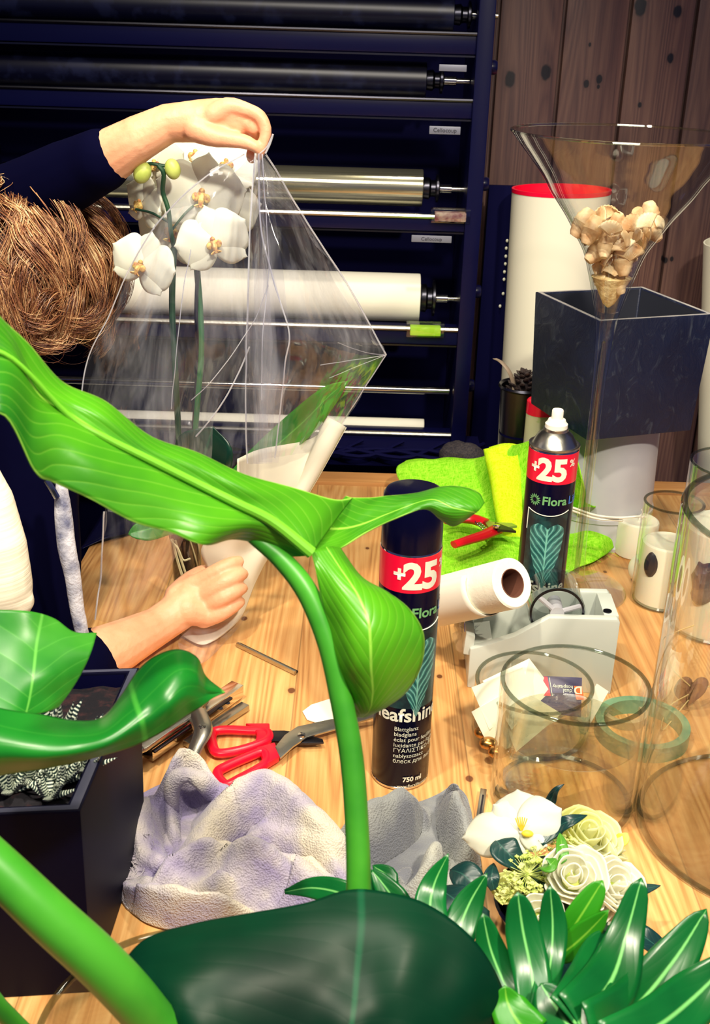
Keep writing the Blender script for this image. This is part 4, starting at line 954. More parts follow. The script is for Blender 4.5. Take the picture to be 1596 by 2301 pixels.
# cream knitted front panel and grey fleece edge
k = NT('cream_knit'); k.b.inputs['Roughness'].default_value = .9
wv = k.n('ShaderNodeTexWave', Vector=k.co((6, 6, 60)), Scale=3.0, Distortion=1.0, _wave_type='BANDS', _bands_direction='Z').outputs['Fac'] if False else k.noise(k.co((8, 8, 300)), 1, 2)
k.l(k.ramp(wv, [(.3, (226, 214, 190)), (.7, (250, 242, 220))]), k.b.inputs['Base Color']); k.bump(wv, .3, .002); m_knit = k.m
kn = solid_from([PP([(-60, 1040, 1.24, 45), (-30, 1130, 1.22, 62), (-14, 1230, 1.20, 74), (-5, 1320, 1.19, 78), (20, 1352, 1.185, 52)]), PP([(-5, 1330, 1.19, 60), (40, 1352, 1.185, 36), (58, 1350, 1.185, 22)]),
                 PP([(-14, 1230, 1.20, 60), (-120, 1180, 1.26, 100)]), PP([(0, 1330, 1.19, 70), (-120, 1350, 1.22, 110)])], [], .0045, 5, 'knit')
link('cream_knit_panel', kn, m_knit, person)
m_fleece = mat('grey_fleece', (104, 106, 132), .95, c2=(206, 204, 214), nscale=26, bump=(220, .6), lo=.4, hi=.62)
fl_ = solid_from([smooth_chain([(138, 1085, 1.215, 13), (142, 1150, 1.21, 20), (150, 1230, 1.20, 21), (163, 1290, 1.195, 19), (172, 1360, 1.19, 17), (184, 1420, 1.185, 16)], 14)], [], .003, 3, 'fleece')
link('grey_fleece_edge', fl_, m_fleece, person)
MB().tube(cr([P(104, 1078, 1.20), P(118, 1100, 1.20), P(128, 1118, 1.20)], 8), .004, 8).build('zip_pull', m_chrome, person)
# hair: curly locks
k = NT('curly_brown_hair'); k.b.inputs['Roughness'].default_value = .38; k.b.inputs['Specular IOR Level'].default_value = .7
gi = k.n('ShaderNodeNewGeometry').outputs['Random Per Island']
gi = k.math('ADD', k.math('MULTIPLY', gi, .55), k.math('MULTIPLY', k.math('SUBTRACT', k.noise(k.co(), 34, 2), .28), 1.0))
k.l(k.ramp(gi, [(.0, (44, 20, 18)), (.28, (92, 48, 34)), (.5, (158, 100, 66)), (.7, (220, 168, 116)), (.92, (252, 222, 176))]), k.b.inputs['Base Color']); m_hair = k.m  # dark gaps between locks and bright highlights put into the hair colour
mb = MB(); rng = random.Random(21)
view = (CAM-hd).normalized()
def hstrand(root, nrm, flow, L, curl, phase, r0=.0011, seg=12, amp=.011):
    """wavy lock that hugs the head: sweeps along the scalp while lifting and waving"""
    side = nrm.cross(flow); side = side.normalized() if side.length > .01 else V((0, 1, 0)); p = root.copy(); n_ = nrm.copy(); f = flow.copy(); pts = []
    for i in range(seg+1):
        t = i/seg; w_ = math.sin(phase+t*curl)*amp*min(1, t*2.2)
        pts.append(p+side*w_+n_*(math.cos(phase*1.3+t*curl*.8)*amp*.5*min(1, t*2)))
        q = (p-hd); n_ = q.normalized(); f = (f-n_*f.dot(n_)*.75+V((0, 0, -.10))+n_*(.34*(1-t)-.10*t)).normalized(); p = p+f*L/seg
    mb.tube(pts, [r0*(1-.8*(i/seg)**2.5) for i in range(seg+1)], 3, caps=False)
crown = rh @ V((-.25, -.15, .95))
for c_ in range(190):
    while True:
        n_ = V((rng.gauss(0, 1), rng.gauss(0, 1), rng.gauss(0, 1))).normalized()
        local = rh.inverted() @ n_
        if local.x > .70 and local.z < .35: continue           # face
        if local.z < -.55: continue
        break
    lift = 1+.30*rng.random()
    loc = V((local.x*HR*1.07, local.y*HR*.92, local.z*HR*1.14))*lift; root = hd+rh @ loc
    away = (n_-crown*n_.dot(crown)); away = away.normalized() if away.length > .05 else V((1, 0, 0))
    swirl = crown.cross(away)
    flow = (away*.7+V((.5, -.1, -.15))+swirl*rng.uniform(-.9, .9)); flow = (flow-n_*flow.dot(n_)).normalized()
    L = rng.uniform(.07, .13); curl = rng.uniform(2.5, 5.5)*rng.choice((-1, 1)); ph_ = rng.uniform(0, 6.28); am = rng.uniform(.010, .024); wid = rng.uniform(.004, .008)
    side = n_.cross(flow).normalized()
    for q in range(62):
        o1, o2 = rng.gauss(0, wid), rng.gauss(0, wid*.45)
        hstrand(root+side*o1+n_*o2+flow*rng.gauss(0, .006), n_, (flow+side*rng.gauss(0, .05)).normalized(), L*rng.uniform(.8, 1.1), curl+rng.gauss(0, .12), ph_+rng.gauss(0, .08), rng.uniform(.00035, .00075), amp=am, seg=11)
for q in range(90):      # flyaway hairs
    n_ = V((rng.gauss(0, 1), rng.gauss(0, .8), rng.gauss(.3, 1))).normalized(); hstrand(hd+n_*HR*1.25, n_, (n_*1.2+V((.3, 0, .1))).normalized(), rng.uniform(.04, .08), rng.uniform(1, 4), rng.uniform(0, 6), .0003)
hair = mb.build('hair', m_hair, person, recalc=False, sharp=180)
scalp = MB().ball(hd, 1, 32, 20, scale=(HR*1.07, HR*.92, HR*1.15), rot=rh)
bm = scalp.bm
kill = [v for v in bm.verts if (rh.inverted() @ (v.co-hd)).x > HR*.62 and (rh.inverted() @ (v.co-hd)).z < HR*.4 or (rh.inverted() @ (v.co-hd)).z < -HR*.62]
bmesh.ops.delete(bm, geom=kill, context='VERTS')
scalp.build('hair_base', mat('dark_hair_base', (44, 22, 18), .6), hair, thick=.004)
# ================================================================ ORCHID
m_petal = mat('white_orchid_petal', (250, 250, 232), .5, c2=(252, 251, 240), nscale=10, sss=.15, trans=.35)
m_lip = mat('orchid_lip', (240, 214, 120), .5, c2=(170, 96, 60), nscale=160)
m_stem = mat('dark_orchid_stem', (22, 52, 40), .45, c2=(40, 84, 48), nscale=14)
m_bud = mat('green_orchid_bud', (150, 170, 60), .45, c2=(196, 206, 110), nscale=30)
def petal_grid(c, n, d, L, W, cup=.25, nu=10, nv=8, ruff=.0, shape=.75, tip=.0):
    s_ = n.cross(d).normalized(); g = []
    for i in range(nu+1):
        t = i/nu; row = []; w_ = W*max(.03, math.sqrt(max(0, 1-((t-.58)/(.42 if t > .58 else .62))**2))) if not tip else W*(math.sin(PI*min(1, (.06+.94*t**shape)))**.62 if t < 1 else .03)
        for j in range(nv+1):
            v = j/nv*2-1
            row.append(c+d*(L*t*(1-.12*v*v*t))+s_*(v*w_)+n*(cup*L*(t*t*.55-.18*t)-.25*W*v*v+ruff*math.sin(v*7+t*9)*t))
        g.append(row)
    return g
def bloom(parent, c, n, upd, R, seed=0, open_=1.0, name='bloom'):
    n = V(n).normalized(); upd = V(upd); u = (upd-n*upd.dot(n)).normalized(); s_ = u.cross(n); rg = random.Random(seed)
    b = MB(); b.ball(c-n*R*.02, R*.07, 10, 6); bo_ = b.build(name, m_petal, parent)
    def dr(a): a = math.radians(a); return (s_*math.cos(a)+u*math.sin(a))
    for a in (90, -38, -142):
        MB().grid(petal_grid(c-n*R*.05, n, dr(a+rg.uniform(-6, 6)), R*.95, R*.36, -.22+rg.uniform(-.1, .1)*1)).build('sepal', m_petal, bo_, thick=R*.012)
    for a in (14, 166):
        MB().grid(petal_grid(c, n, dr(a+rg.uniform(-6, 6)), R*1.02, R*.62, -.15+.1*open_, shape=.8, nu=14, nv=12, ruff=R*.012)).build('petal', m_petal, bo_, thick=R*.012)
    b = MB(); b.ball(c+n*R*.10, R*.10, 12, 8, scale=(1, 1, 1)); b.ball(c+n*R*.12+u*R*.09, R*.07, 10, 8)
    for sd in (-1, 1):
        b.ball(c+n*R*.12+s_*sd*R*.12-u*R*.05, R*.085, 10, 8, scale=(1, .6, 1.2))
        b.tube([c+n*R*(.2+.05*math.sin(i))+s_*sd*R*(.04+.09*math.sin(i*.75))-u*R*(.20+.06*i*.5-.02*i*i*.2) for i in range(7)], R*.018, 6)
    b.tube([c+n*R*.12, c+n*R*.2-u*R*.12, c+n*R*.2-u*R*.26], [R*.08, R*.07, R*.03], 8)
    b.build('lip', m_lip, bo_)
    return bo_
oc = T(420, 1332)
orc = thing('orchid_plant', 'white phalaenopsis orchid in a clear pot being wrapped in cellophane', 'orchid', (oc.x, oc.y, TZ))
for i, (px, py, Y, r, nx, nz, up_) in enumerate([
        (392, 392, 1.53, 88, -.1, .5, (0, 0, 1)), (452, 440, 1.46, 92, .25, .05, (.15, 0, 1)), (505, 470, 1.51, 80, .6, .1, (.2, 0, 1)),
        (392, 520, 1.50, 84, -.2, .1, (.2, 0, 1)), (480, 545, 1.43, 78, .15, -.05, (-.3, 0, 1)), (318, 458, 1.47, 62, -1.2, .0, (.4, 0, 1)),
        (318, 596, 1.42, 74, -.35, .0, (.35, 0, 1)), (508, 372, 1.52, 70, .3, .5, (0, 0, 1)), (440, 352, 1.55, 72, 0, .6, (0, 0, 1)), (350, 372, 1.50, 64, -.5, .5, (-.2, 0, 1))]):
    bloom(orc, P(px, py, Y), (nx*.8, -1, nz+.15), up_, M_(px, py, Y, r*1.12), i)
for px, py, r, rr in ((320, 388, 22, .5), (388, 380, 20, -.2), (308, 372, 12, 0)):
    MB().ball(P(px, py, 1.42), M_(px, py, 1.42, r), 14, 10, scale=(.9, .8, 1.15), rot=Matrix.Rotation(rr, 3, 'Y')).build('bud', m_bud, orc)
def st_(pts, r, m=m_stem, name='stem', par=orc): return MB().tube(cr([P(*p) for p in pts], 24), r, 10).build(name, m, par)
st_([(310, 372, 1.43), (340, 368, 1.42), (365, 372, 1.42), (385, 372, 1.42)], .0022)
st_([(355, 370, 1.42), (368, 390, 1.42), (366, 430, 1.43), (378, 470, 1.43), (384, 520, 1.43), (392, 560, 1.44)], .003)
st_([(392, 555, 1.44), (388, 620, 1.44), (387, 700, 1.44), (392, 800, 1.43), (400, 950, 1.43), (412, 1200, 1.43)], .0042)
st_([(440, 560, 1.46), (444, 620, 1.46), (450, 700, 1.46), (452, 800, 1.45), (440, 950, 1.44), (425, 1200, 1.43)], .0042, mat('green_orchid_stem', (30, 96, 52), .45))
st_([(445, 590, 1.455), (441, 700, 1.455), (444, 800, 1.45), (436, 950, 1.44), (420, 1200, 1.43)], .0026, m_black, 'stake')
for a, b in (((305, 470, 1.46), (380, 500, 1.44)), ((330, 590, 1.44), (388, 560, 1.44)), ((450, 450, 1.47), (384, 520, 1.45)), ((480, 540, 1.44), (442, 580, 1.46))): st_([a, ((a[0]+b[0])/2, (a[1]+b[1])/2-6, 1.45), b], .0016, name='flower_stalk')
m_oleaf = leafmat('dark_orchid_leaf', (8, 44, 36), (14, 60, 40), (24, 80, 54), 3, .2, .3, .08); m_oleaf2 = leafmat('green_orchid_leaf', (46, 132, 44), (70, 158, 40), (90, 180, 70), 3, .2, .35, .25)
def oleaf(pts, ws, m, nrm=(0, -1, .5), fold=.2, par=orc, name='leaf'):
    b = MB(); strip(b, [P(*p) for p in pts], [M_(p[0], p[1], p[2], w_) for p, w_ in zip(pts, ws)], nrm, fold, 18, 8); return b.build(name, m, par, thick=.0018)
oleaf([(425, 1190, 1.42), (440, 1120, 1.40), (455, 1040, 1.39), (470, 990, 1.385), (478, 958, 1.385)], [16, 42, 66, 60, 6], m_oleaf)
oleaf([(430, 1180, 1.43), (500, 1120, 1.44), (590, 1030, 1.46), (680, 950, 1.47), (740, 890, 1.47), (782, 856, 1.47)], [14, 26, 32, 34, 24, 4], m_oleaf2)
oleaf([(440, 1180, 1.45), (540, 1110, 1.48), (620, 1020, 1.5), (670, 985, 1.5), (708, 962, 1.5)], [10, 24, 30, 24, 4], m_oleaf)
oleaf([(420, 1190, 1.41), (380, 1180, 1.39), (330, 1190, 1.37), (288, 1200, 1.36)], [12, 22, 26, 8], m_oleaf2)
rp = M_(418, 1250, oc.y, 33); hp_ = P(418, 1195, oc.y).z-TZ
MB().lathe([(0, 0), (rp*.85, 0), (rp, hp_), (rp-.0015, hp_), (rp*.83, .002), (0, .002)], (oc.x, oc.y, TZ+.003), 40).build('clear_pot', clear('pot_plastic', (225, 225, 225), .05, .4, .08), orc)
b = MB(); b.lathe([(0, .004), (rp*.8, .004), (rp*.93, hp_*.92), (0, hp_*.95)], (oc.x, oc.y, TZ+.003), 32); b.build('bark', mat('dark_bark', (26, 18, 24), .8, c2=(70, 52, 44), nscale=60, bump=(70, .8)), orc)
m_root = mat('pale_root', (200, 190, 150), .6); rng = random.Random(8)
for i in range(7):
    a = rng.uniform(-2.6, -.4); MB().tube(cr([V((oc.x+rp*1.0*math.cos(a+q*.25), oc.y+rp*1.0*math.sin(a+q*.25), TZ+hp_*(.95-q*.2))) for q in range(4)], 12), .0013, 5).build('root', m_root, orc)
MB().tube(cr([P(380, 1195, 1.40), P(385, 1215, 1.40), P(400, 1232, 1.39), P(412, 1258, 1.39), P(428, 1255, 1.39)], 16), .0014, 5).build('root', m_root, orc)
# ================================================================ PAPER AND CELLOPHANE WRAP
wr = thing('paper_wrap', 'white tissue paper wrap with rolled edge around the orchid pot', 'wrapping paper', T(480, 1380))
g = sheet([[P(532, 1032, 1.36), P(575, 1012, 1.40), P(640, 1000, 1.44), P(700, 985, 1.47), P(745, 955, 1.47)],
           [P(528, 1100, 1.36), P(580, 1100, 1.39), P(630, 1090, 1.42), P(680, 1060, 1.44), P(720, 1030, 1.45)],
           [P(500, 1180, 1.35), P(560, 1180, 1.37), P(600, 1180, 1.40), P(640, 1160, 1.42), P(668, 1140, 1.43)],
           [P(452, 1235, 1.365), P(510, 1240, 1.365), P(550, 1250, 1.38), P(590, 1250, 1.39), P(612, 1240, 1.41)],
           [P(470, 1300, 1.375), P(510, 1310, 1.37), P(545, 1320, 1.37), P(562, 1320, 1.38), P(575, 1310, 1.39)],
           [P(440, 1370, 1.36), P(480, 1390, 1.36), P(510, 1395, 1.36), P(530, 1395, 1.36), P(545, 1385, 1.37)],
           [T(400, 1420, .006), T(430, 1440, .006), T(455, 1448, .008), T(480, 1440, .008), T(505, 1425, .006)]], 40, 24)
m_tissue = mat('white_tissue', (240, 234, 214), .7, spec=.2, trans=.2)
MB().grid(g).build('paper_sheet', m_tissue, wr, disp=crinkle(.002, 14, 5), thick=.0006)
g = []
cen = cr([P(755, 948, 1.47), P(725, 1010, 1.45), P(690, 1080, 1.44), P(650, 1150, 1.42)], 14)
for i, c in enumerate(cen):
    d = (cen[-1]-cen[0]).normalized(); a = d.cross(V((0, 1, 0))).normalized(); bb_ = a.cross(d); rr = .017-.0075*i/14
    g.append([c+(a*math.cos(t_/16*2*PI*1.3)+bb_*math.sin(t_/16*2*PI*1.3))*rr*(1-.1*t_/16) for t_ in range(21)])
MB().grid(g).build('rolled_edge', m_tissue, wr, thick=.0005)
ce = thing('cellophane_wrap', 'crumpled clear cellophane gathered by the raised hand around the orchid', 'cellophane', T(500, 1400))
def film(name, rows, nu=40, nv=40, amp=.004, sc_=13, seed=0, fine=.0012):
    gg = sheet([[P(*p) for p in r] for r in rows], nu, nv)
    def f(p):
        q = p*sc_+V((seed, 0, seed)); v = noise.noise_vector(q); w2 = noise.noise_vector(V((p.x*70, p.y*70, p.z*14))+V((seed, 1, 2)))
        return v*amp+w2*fine
    return MB().grid(gg).build(name, m_cello, ce, disp=f, recalc=True)
film('right_panel', [[(572, 346, 1.395), (585, 342, 1.39), (598, 348, 1.40)],
                     [(570, 430, 1.39), (600, 430, 1.37), (645, 425, 1.42)],
                     [(562, 520, 1.38), (620, 520, 1.355), (698, 515, 1.44)],
                     [(556, 640, 1.37), (660, 640, 1.34), (778, 635, 1.46)],
                     [(560, 760, 1.36), (700, 750, 1.335), (845, 755, 1.48)],
                     [(562, 800, 1.355), (720, 820, 1.36), (868, 797, 1.48)],
                     [(560, 880, 1.36), (690, 880, 1.38), (818, 875, 1.48)],
                     [(575, 960, 1.36), (680, 950, 1.40), (776, 940, 1.49)],
                     [(590, 1030, 1.36), (660, 1020, 1.41), (715, 1010, 1.48)]], 70, 50, .005, 11, 1)
film('left_panel', [[(562, 345, 1.40), (575, 350, 1.395), (585, 350, 1.39)],
                    [(470, 392, 1.37), (520, 410, 1.37), (566, 430, 1.39)],
                    [(372, 480, 1.37), (460, 500, 1.33), (562, 540, 1.385)],
                    [(300, 585, 1.37), (430, 610, 1.31), (556, 660, 1.37)],
                    [(250, 700, 1.37), (380, 730, 1.30), (562, 780, 1.355)],
                    [(200, 800, 1.37), (350, 850, 1.29), (530, 850, 1.35)],
                    [(180, 900, 1.36), (330, 950, 1.28), (490, 930, 1.34)],
                    [(205, 1020, 1.34), (330, 1080, 1.28), (470, 1050, 1.34)],
                    [(234, 1150, 1.33), (320, 1200, 1.28), (420, 1180, 1.33)],
                    [(228, 1280, 1.33), (300, 1300, 1.30), (380, 1300, 1.34)],
                    [(214, 1392, 1.31), (270, 1400, 1.31), (330, 1400, 1.33)]], 90, 50, .006, 10, 4, .002)
film('back_panel', [[(560, 350, 1.42), (575, 350, 1.42), (595, 355, 1.41)],
                    [(420, 480, 1.60), (560, 480, 1.62), (680, 480, 1.52)],
                    [(320, 640, 1.62), (560, 640, 1.66), (760, 640, 1.58)],
                    [(240, 820, 1.62), (520, 820, 1.66), (840, 800, 1.58)],
                    [(230, 1000, 1.58), (500, 1000, 1.62), (740, 990, 1.55)],
                    [(240, 1150, 1.52), (420, 1160, 1.55), (560, 1150, 1.5)]], 60, 50, .006, 9, 7)
for i, (dx_, dY) in enumerate([(0, -.008), (16, -.014), (34, -.01)]):
    film('pleat', [[(570+dx_*.3, 345, 1.39+dY), (578+dx_*.3, 343, 1.38+dY), (586+dx_*.3, 346, 1.385+dY)],
                   [(562+dx_*.6, 450, 1.375+dY), (580+dx_*.6, 452, 1.36+dY), (590+dx_*.8, 450, 1.37+dY)],
                   [(556+dx_, 600, 1.36+dY), (575+dx_, 602, 1.345+dY), (600+dx_, 600, 1.355+dY)],
                   [(553+dx_*1.1, 760, 1.35+dY), (575+dx_*1.2, 762, 1.335+dY), (612+dx_*1.2, 760, 1.345+dY)],
                   [(552+dx_, 900, 1.345+dY), (575+dx_, 902, 1.33+dY), (604+dx_, 900, 1.34+dY)],
                   [(556+dx_*.8, 1040, 1.345+dY), (575+dx_*.8, 1040, 1.335+dY), (598+dx_*.8, 1040, 1.34+dY)]], 60, 14, .003, 24, i*3, .0015)
film('tail_panel', [[(440, 1400, 1.33), (500, 1400, 1.34), (560, 1370, 1.36)], [(400, 1440, 1.28), (470, 1450, 1.29), (530, 1420, 1.31)], [(410, 1480, 1.245), (450, 1490, 1.245), (490, 1465, 1.26)]], 16, 20, .002, 20, 9)
m_edge = clear('film_edge', (240, 240, 245), .12, .6, .25, film=.35, peak=.5)  # whitish diffuse mix paints bright highlights along edges and creases
def fedge(pts, r=.0009): MB().tube(cr([P(*p) for p in pts], 40), r, 5, caps=False).build('folded_edge', m_edge, ce, disp=crinkle(.0012, 30, 2))
fedge([(598, 348, 1.40), (645, 425, 1.42), (698, 515, 1.44), (778, 635, 1.46), (868, 797, 1.48)], .0012)
fedge([(868, 797, 1.48), (818, 875, 1.48), (776, 940, 1.49)])
fedge([(868, 797, 1.48), (800, 808, 1.47), (720, 820, 1.43)], .0006); fedge([(868, 797, 1.48), (810, 820, 1.47), (740, 850, 1.44)], .0005); fedge([(866, 797, 1.48), (815, 790, 1.46), (760, 770, 1.42)], .0005)
fedge([(550, 348, 1.40), (470, 392, 1.37), (372, 480, 1.37), (300, 585, 1.37), (250, 700, 1.37), (200, 800, 1.37), (180, 900, 1.36)])
fedge([(234, 1150, 1.33), (228, 1280, 1.33), (214, 1392, 1.31)], .0012)
fedge([(575, 345, 1.385), (562, 500, 1.36), (556, 700, 1.345), (553, 900, 1.34), (556, 1040, 1.34)], .0011)
fedge([(582, 345, 1.38), (585, 500, 1.355), (612, 620, 1.34), (648, 740, 1.33), (640, 830, 1.33), (618, 1030, 1.33)], .0010)
fedge([(590, 346, 1.38), (596, 460, 1.36), (604, 600, 1.345), (590, 760, 1.33), (588, 900, 1.33)], .0007)
fedge([(562, 780, 1.345), (530, 850, 1.34), (490, 920, 1.335), (440, 980, 1.335)], .0010)
fedge([(604, 640, 1.34), (560, 740, 1.34), (480, 850, 1.33), (430, 900, 1.33)], .0006)
fedge([(597, 345, 1.385), (606, 325, 1.385), (613, 302, 1.385)], .0012); fedge([(585, 345, 1.385), (600, 330, 1.385), (613, 302, 1.385)], .0008)
fedge([(430, 560, 1.32), (410, 660, 1.31), (396, 800, 1.30), (385, 920, 1.30)], .0006)
# dark sheet of film lying behind, on the table's far left
g = sheet([[T(232, 1150, .0), T(330, 1120, .02), T(400, 1090, .0)], [T(180, 1235, .0), T(240, 1210, .01), T(330, 1190, .0)]], 10, 16)
tag(MB().grid(g).build('dark_foil_sheet', m_rack, thick=.001), 'dark foil sheet lying on the table left behind the orchid pot', 'sheet')
# ================================================================ LEFT PLANTER WITH HAWORTHIAS
nb = T(188, 2236); zt3 = P(181, 1822, nb.y).z
nt_ = V((P(181, 1822, nb.y).x, nb.y, zt3))
dl = (onz(0, 1830, zt3)-nt_).normalized(); dr_ = (onz(236, 1690, zt3)-nt_).normalized()
dr_ = V((-dl.y, dl.x, 0)) if False else dr_
W3, D3 = .27, .22
c3 = [nt_, nt_+dr_*D3, nt_+dr_*D3+dl*W3, nt_+dl*W3]
m_pl = mat('black_glazed_planter', (4, 4, 30), .55, spec=.1)
quad_pot('black_planter', 'black rectangular planter with small striped succulents at the left of the table', 'planter', c3, TZ, zt3, .011, m_pl, m_rackback, mat('grey_planter_rim', (70, 72, 92), .4), taper=.97)
pcx = sum(c3, V())/4
so = MB(); q = [pcx+(p-pcx)*.93-V((0, 0, .016)) for p in c3]
g = [[q[0].lerp(q[1], i/20).lerp(q[3].lerp(q[2], i/20), j/20) for j in range(21)] for i in range(21)]
so.grid(g); o = so.build('potting_soil', mat('black_soil', (14, 10, 22), .9, c2=(60, 30, 34), nscale=90, bump=(120, 1), lo=.5, hi=.7), disp=lambda p: V((0, 0, .004*noise.noise(p*60)))); tag(o, 'dark soil filling the black succulent planter', 'soil', kind='stuff')
k = NT('striped_succulent'); k.b.inputs['Roughness'].default_value = .45
uv = k.n('ShaderNodeTexCoord').outputs['UV']; sp = k.n('ShaderNodeSeparateXYZ', Vector=uv)
f = k.math('PINGPONG', k.math('MULTIPLY', sp.outputs[0], 11.0), .5)
k.l(k.ramp(f, [(.16, (226, 234, 216)), (.26, (30, 60, 56)), (.5, (16, 38, 44))]), k.b.inputs['Base Color']); m_haw = k.m
def haworthia(px, py, s_, n, label, seed):
    rg = random.Random(seed); c = onz(px, py, zt3-.012); t = thing('haworthia', label, 'succulent', c, 'striped succulents in the black planter')
    for i in range(n):
        a = i*2.399; el = .25+1.15*(i/n); L = s_*(.75+.3*rg.random()); d = V((math.cos(a), math.sin(a), 0)); p = c+d*.003; pts = []; mb = MB()
        for j in range(9):
            pts.append(p.copy()); e2 = el+.3*j/8; p = p+(d*math.cos(e2)+V((0, 0, 1))*math.sin(e2))*L/8
        mb.tube(pts, [s_*.15*(1-(j/8)**1.6)+.0003 for j in range(9)], 8, flat=.55); mb.build('leaf', m_haw, t)
for i, (px, py, s_, n) in enumerate([(66, 1745, .040, 16), (140, 1752, .034, 13), (22, 1772, .034, 12), (190, 1722, .034, 13), (112, 1788, .028, 10), (160, 1700, .042, 14), (60, 1700, .04, 12), (128, 1650, .046, 12)]):
    haworthia(px, py, s_, n, ['largest striped succulent left of centre in the black planter', 'striped succulent near the front right corner of the black planter', 'striped succulent at the left edge of the photo in the planter', 'striped succulent against the right rim of the black planter', 'smallest striped succulent at the front rim of the planter', 'striped succulent behind the right corner one, partly under the leaf', 'striped succulent shaded by the big green leaf in the planter', 'tall striped succulent whose pointed tip shows above the leaf edge'][i], i)
mb = MB(); a_ = onz(112, 1660, zt3-.01); b_ = P(148, 1556, a_.y-.01)
mb.tube(cr([a_, a_.lerp(b_, .4)+V((-.004, 0, 0)), a_.lerp(b_, .75)+V((-.002, 0, 0)), b_], 12), crf([.007, .006, .0035, .0004], 12), 8, flat=.4)
tag(mb.build('spiky_agave_leaf', m_haw), 'single pale pointed leaf sticking up from the planter above the green leaf', 'succulent')
# ================================================================ TOWELS
def terry(name, c, c2, c3_, ns=7):
    k = NT(name); k.b.inputs['Roughness'].default_value = .95; k.b.inputs['Specular IOR Level'].default_value = .1; k.b.inputs['Sheen Weight'].default_value = .3
    n = k.noise(k.co(), ns, 3, .5); col = k.ramp(n, [(.38, c), (.5, c2), (.62, c3_)]); k.l(col, k.b.inputs['Base Color'])
    v = k.n('ShaderNodeTexVoronoi', Vector=k.co(), Scale=520.0).outputs['Distance']; k.bump(k.math('ADD', v, k.noise(k.co(), 300, 2)), .6, .0018); return k.m
m_towel = terry('lavender_towel', (150, 140, 176), (188, 180, 188), (212, 202, 186), 15); m_towel2 = terry('grey_towel', (112, 114, 124), (146, 148, 148), (176, 176, 166), 9)
def TT(l): return [[T(x, y, h) for x, y, h in r] for r in l]
tw = [[(300, 1800, .001), (350, 1772, .002), (400, 1752, .006), (450, 1750, .006), (500, 1778, .001), (560, 1772, .001), (630, 1796, .001), (700, 1850, .001), (780, 1880, .001)],
      [(287, 1840, .012), (340, 1815, .032), (392, 1768, .052), (440, 1762, .056), (492, 1790, .028), (560, 1792, .034), (640, 1822, .040), (712, 1868, .030), (790, 1900, .004)],
      [(278, 1880, .008), (330, 1870, .030), (396, 1815, .018), (440, 1815, .020), (505, 1830, .045), (590, 1835, .050), (660, 1860, .052), (724, 1895, .045), (796, 1920, .006)],
      [(276, 1905, .004), (335, 1905, .034), (400, 1880, .020), (455, 1885, .032), (520, 1875, .026), (595, 1880, .030), (670, 1905, .026), (735, 1920, .040), (802, 1945, .006)],
      [(300, 1940, .010), (352, 1932, .044), (412, 1925, .028), (470, 1925, .048), (540, 1925, .016), (602, 1925, .036), (672, 1940, .046), (742, 1950, .026), (806, 1970, .004)],
      [(296, 1955, .006), (350, 1962, .018), (408, 1960, .050), (475, 1962, .030), (545, 1965, .054), (612, 1965, .056), (680, 1980, .036), (740, 1990, .030), (806, 1995, .004)],
      [(252, 1956, .002), (320, 1988, .026), (395, 1998, .042), (470, 2000, .046), (540, 2010, .040), (610, 2012, .030), (680, 2022, .026), (740, 2030, .018), (806, 2030, .002)],
      [(250, 1978, .001), (310, 2020, .034), (390, 2036, .022), (465, 2040, .016), (540, 2045, .014), (610, 2046, .026), (680, 2050, .016), (740, 2060, .010), (806, 2060, .001)],
      [(262, 2010, .001), (320, 2050, .020), (395, 2066, .030), (470, 2072, .026), (545, 2082, .018), (620, 2085, .010), (690, 2090, .006), (750, 2090, .004), (806, 2095, .001)],
      [(285, 2045, .001), (335, 2078, .001), (400, 2095, .001), (470, 2100, .001), (545, 2110, .001), (620, 2110, .001), (690, 2110, .001), (750, 2110, .001), (806, 2115, .001)]]
def seg_d(p, poly):
    best = 9; bt = 0
    for i in range(len(poly)-1):
        a_, b_ = poly[i], poly[i+1]; dx_, dy_ = b_[0]-a_[0], b_[1]-a_[1]; L2 = dx_*dx_+dy_*dy_+1e-12
        t = max(0, min(1, ((p[0]-a_[0])*dx_+(p[1]-a_[1])*dy_)/L2)); d = math.hypot(p[0]-a_[0]-t*dx_, p[1]-a_[1]-t*dy_)
        if d < best: best = d; bt = (i+t)/(len(poly)-1)
    return best, bt
def drape(ridges, creases, amp=.003, seed=0):
    """cloth relief: rounded fold ridges and sharp creases along lines on the table"""
    R_ = [([tuple(T(x, y, .025))[:2] for x, y in l], w_, h_) for l, w_, h_ in ridges]; R_ = [(l, w_*.85, h_*1.25) for l, w_, h_ in R_]; C_ = [([tuple(T(x, y, .02))[:2] for x, y in l], w_, h_) for l, w_, h_ in creases]
    def f(p):
        wob = noise.noise_vector(p*22+V((seed, 0, 0)))*.006; q = (p.x+wob.x, p.y+wob.y); edge = min(1, (p.z-TZ)/.010); dz = 0
        for l, w_, h_ in R_:
            if abs(q[0]-l[0][0]) > .5: continue
            d, t = seg_d(q, l); e_ = math.sin(PI*(.12+.76*t))
            if d < w_*2.2: dz = max(dz, 0)+h_*e_*math.exp(-(d/w_)**2)*(1 if dz <= 0 else .6)
        for l, w_, h_ in C_:
            d, t = seg_d(q, l)
            if d < w_*5: dz -= h_*1.25*math.sin(PI*(.06+.88*t))*math.exp(-d/w_)
        r = noise.noise(V(((p.x+p.y*.6)*34, (p.y-p.x*.4)*90, seed)))
        dz += amp*r+amp*.5*noise.noise(p*130)
        return V((0, 0, max(dz*edge, TZ+.0025-p.z)))
    return f
tw = [[(x, y, h*.42) for x, y, h in r] for r in tw]
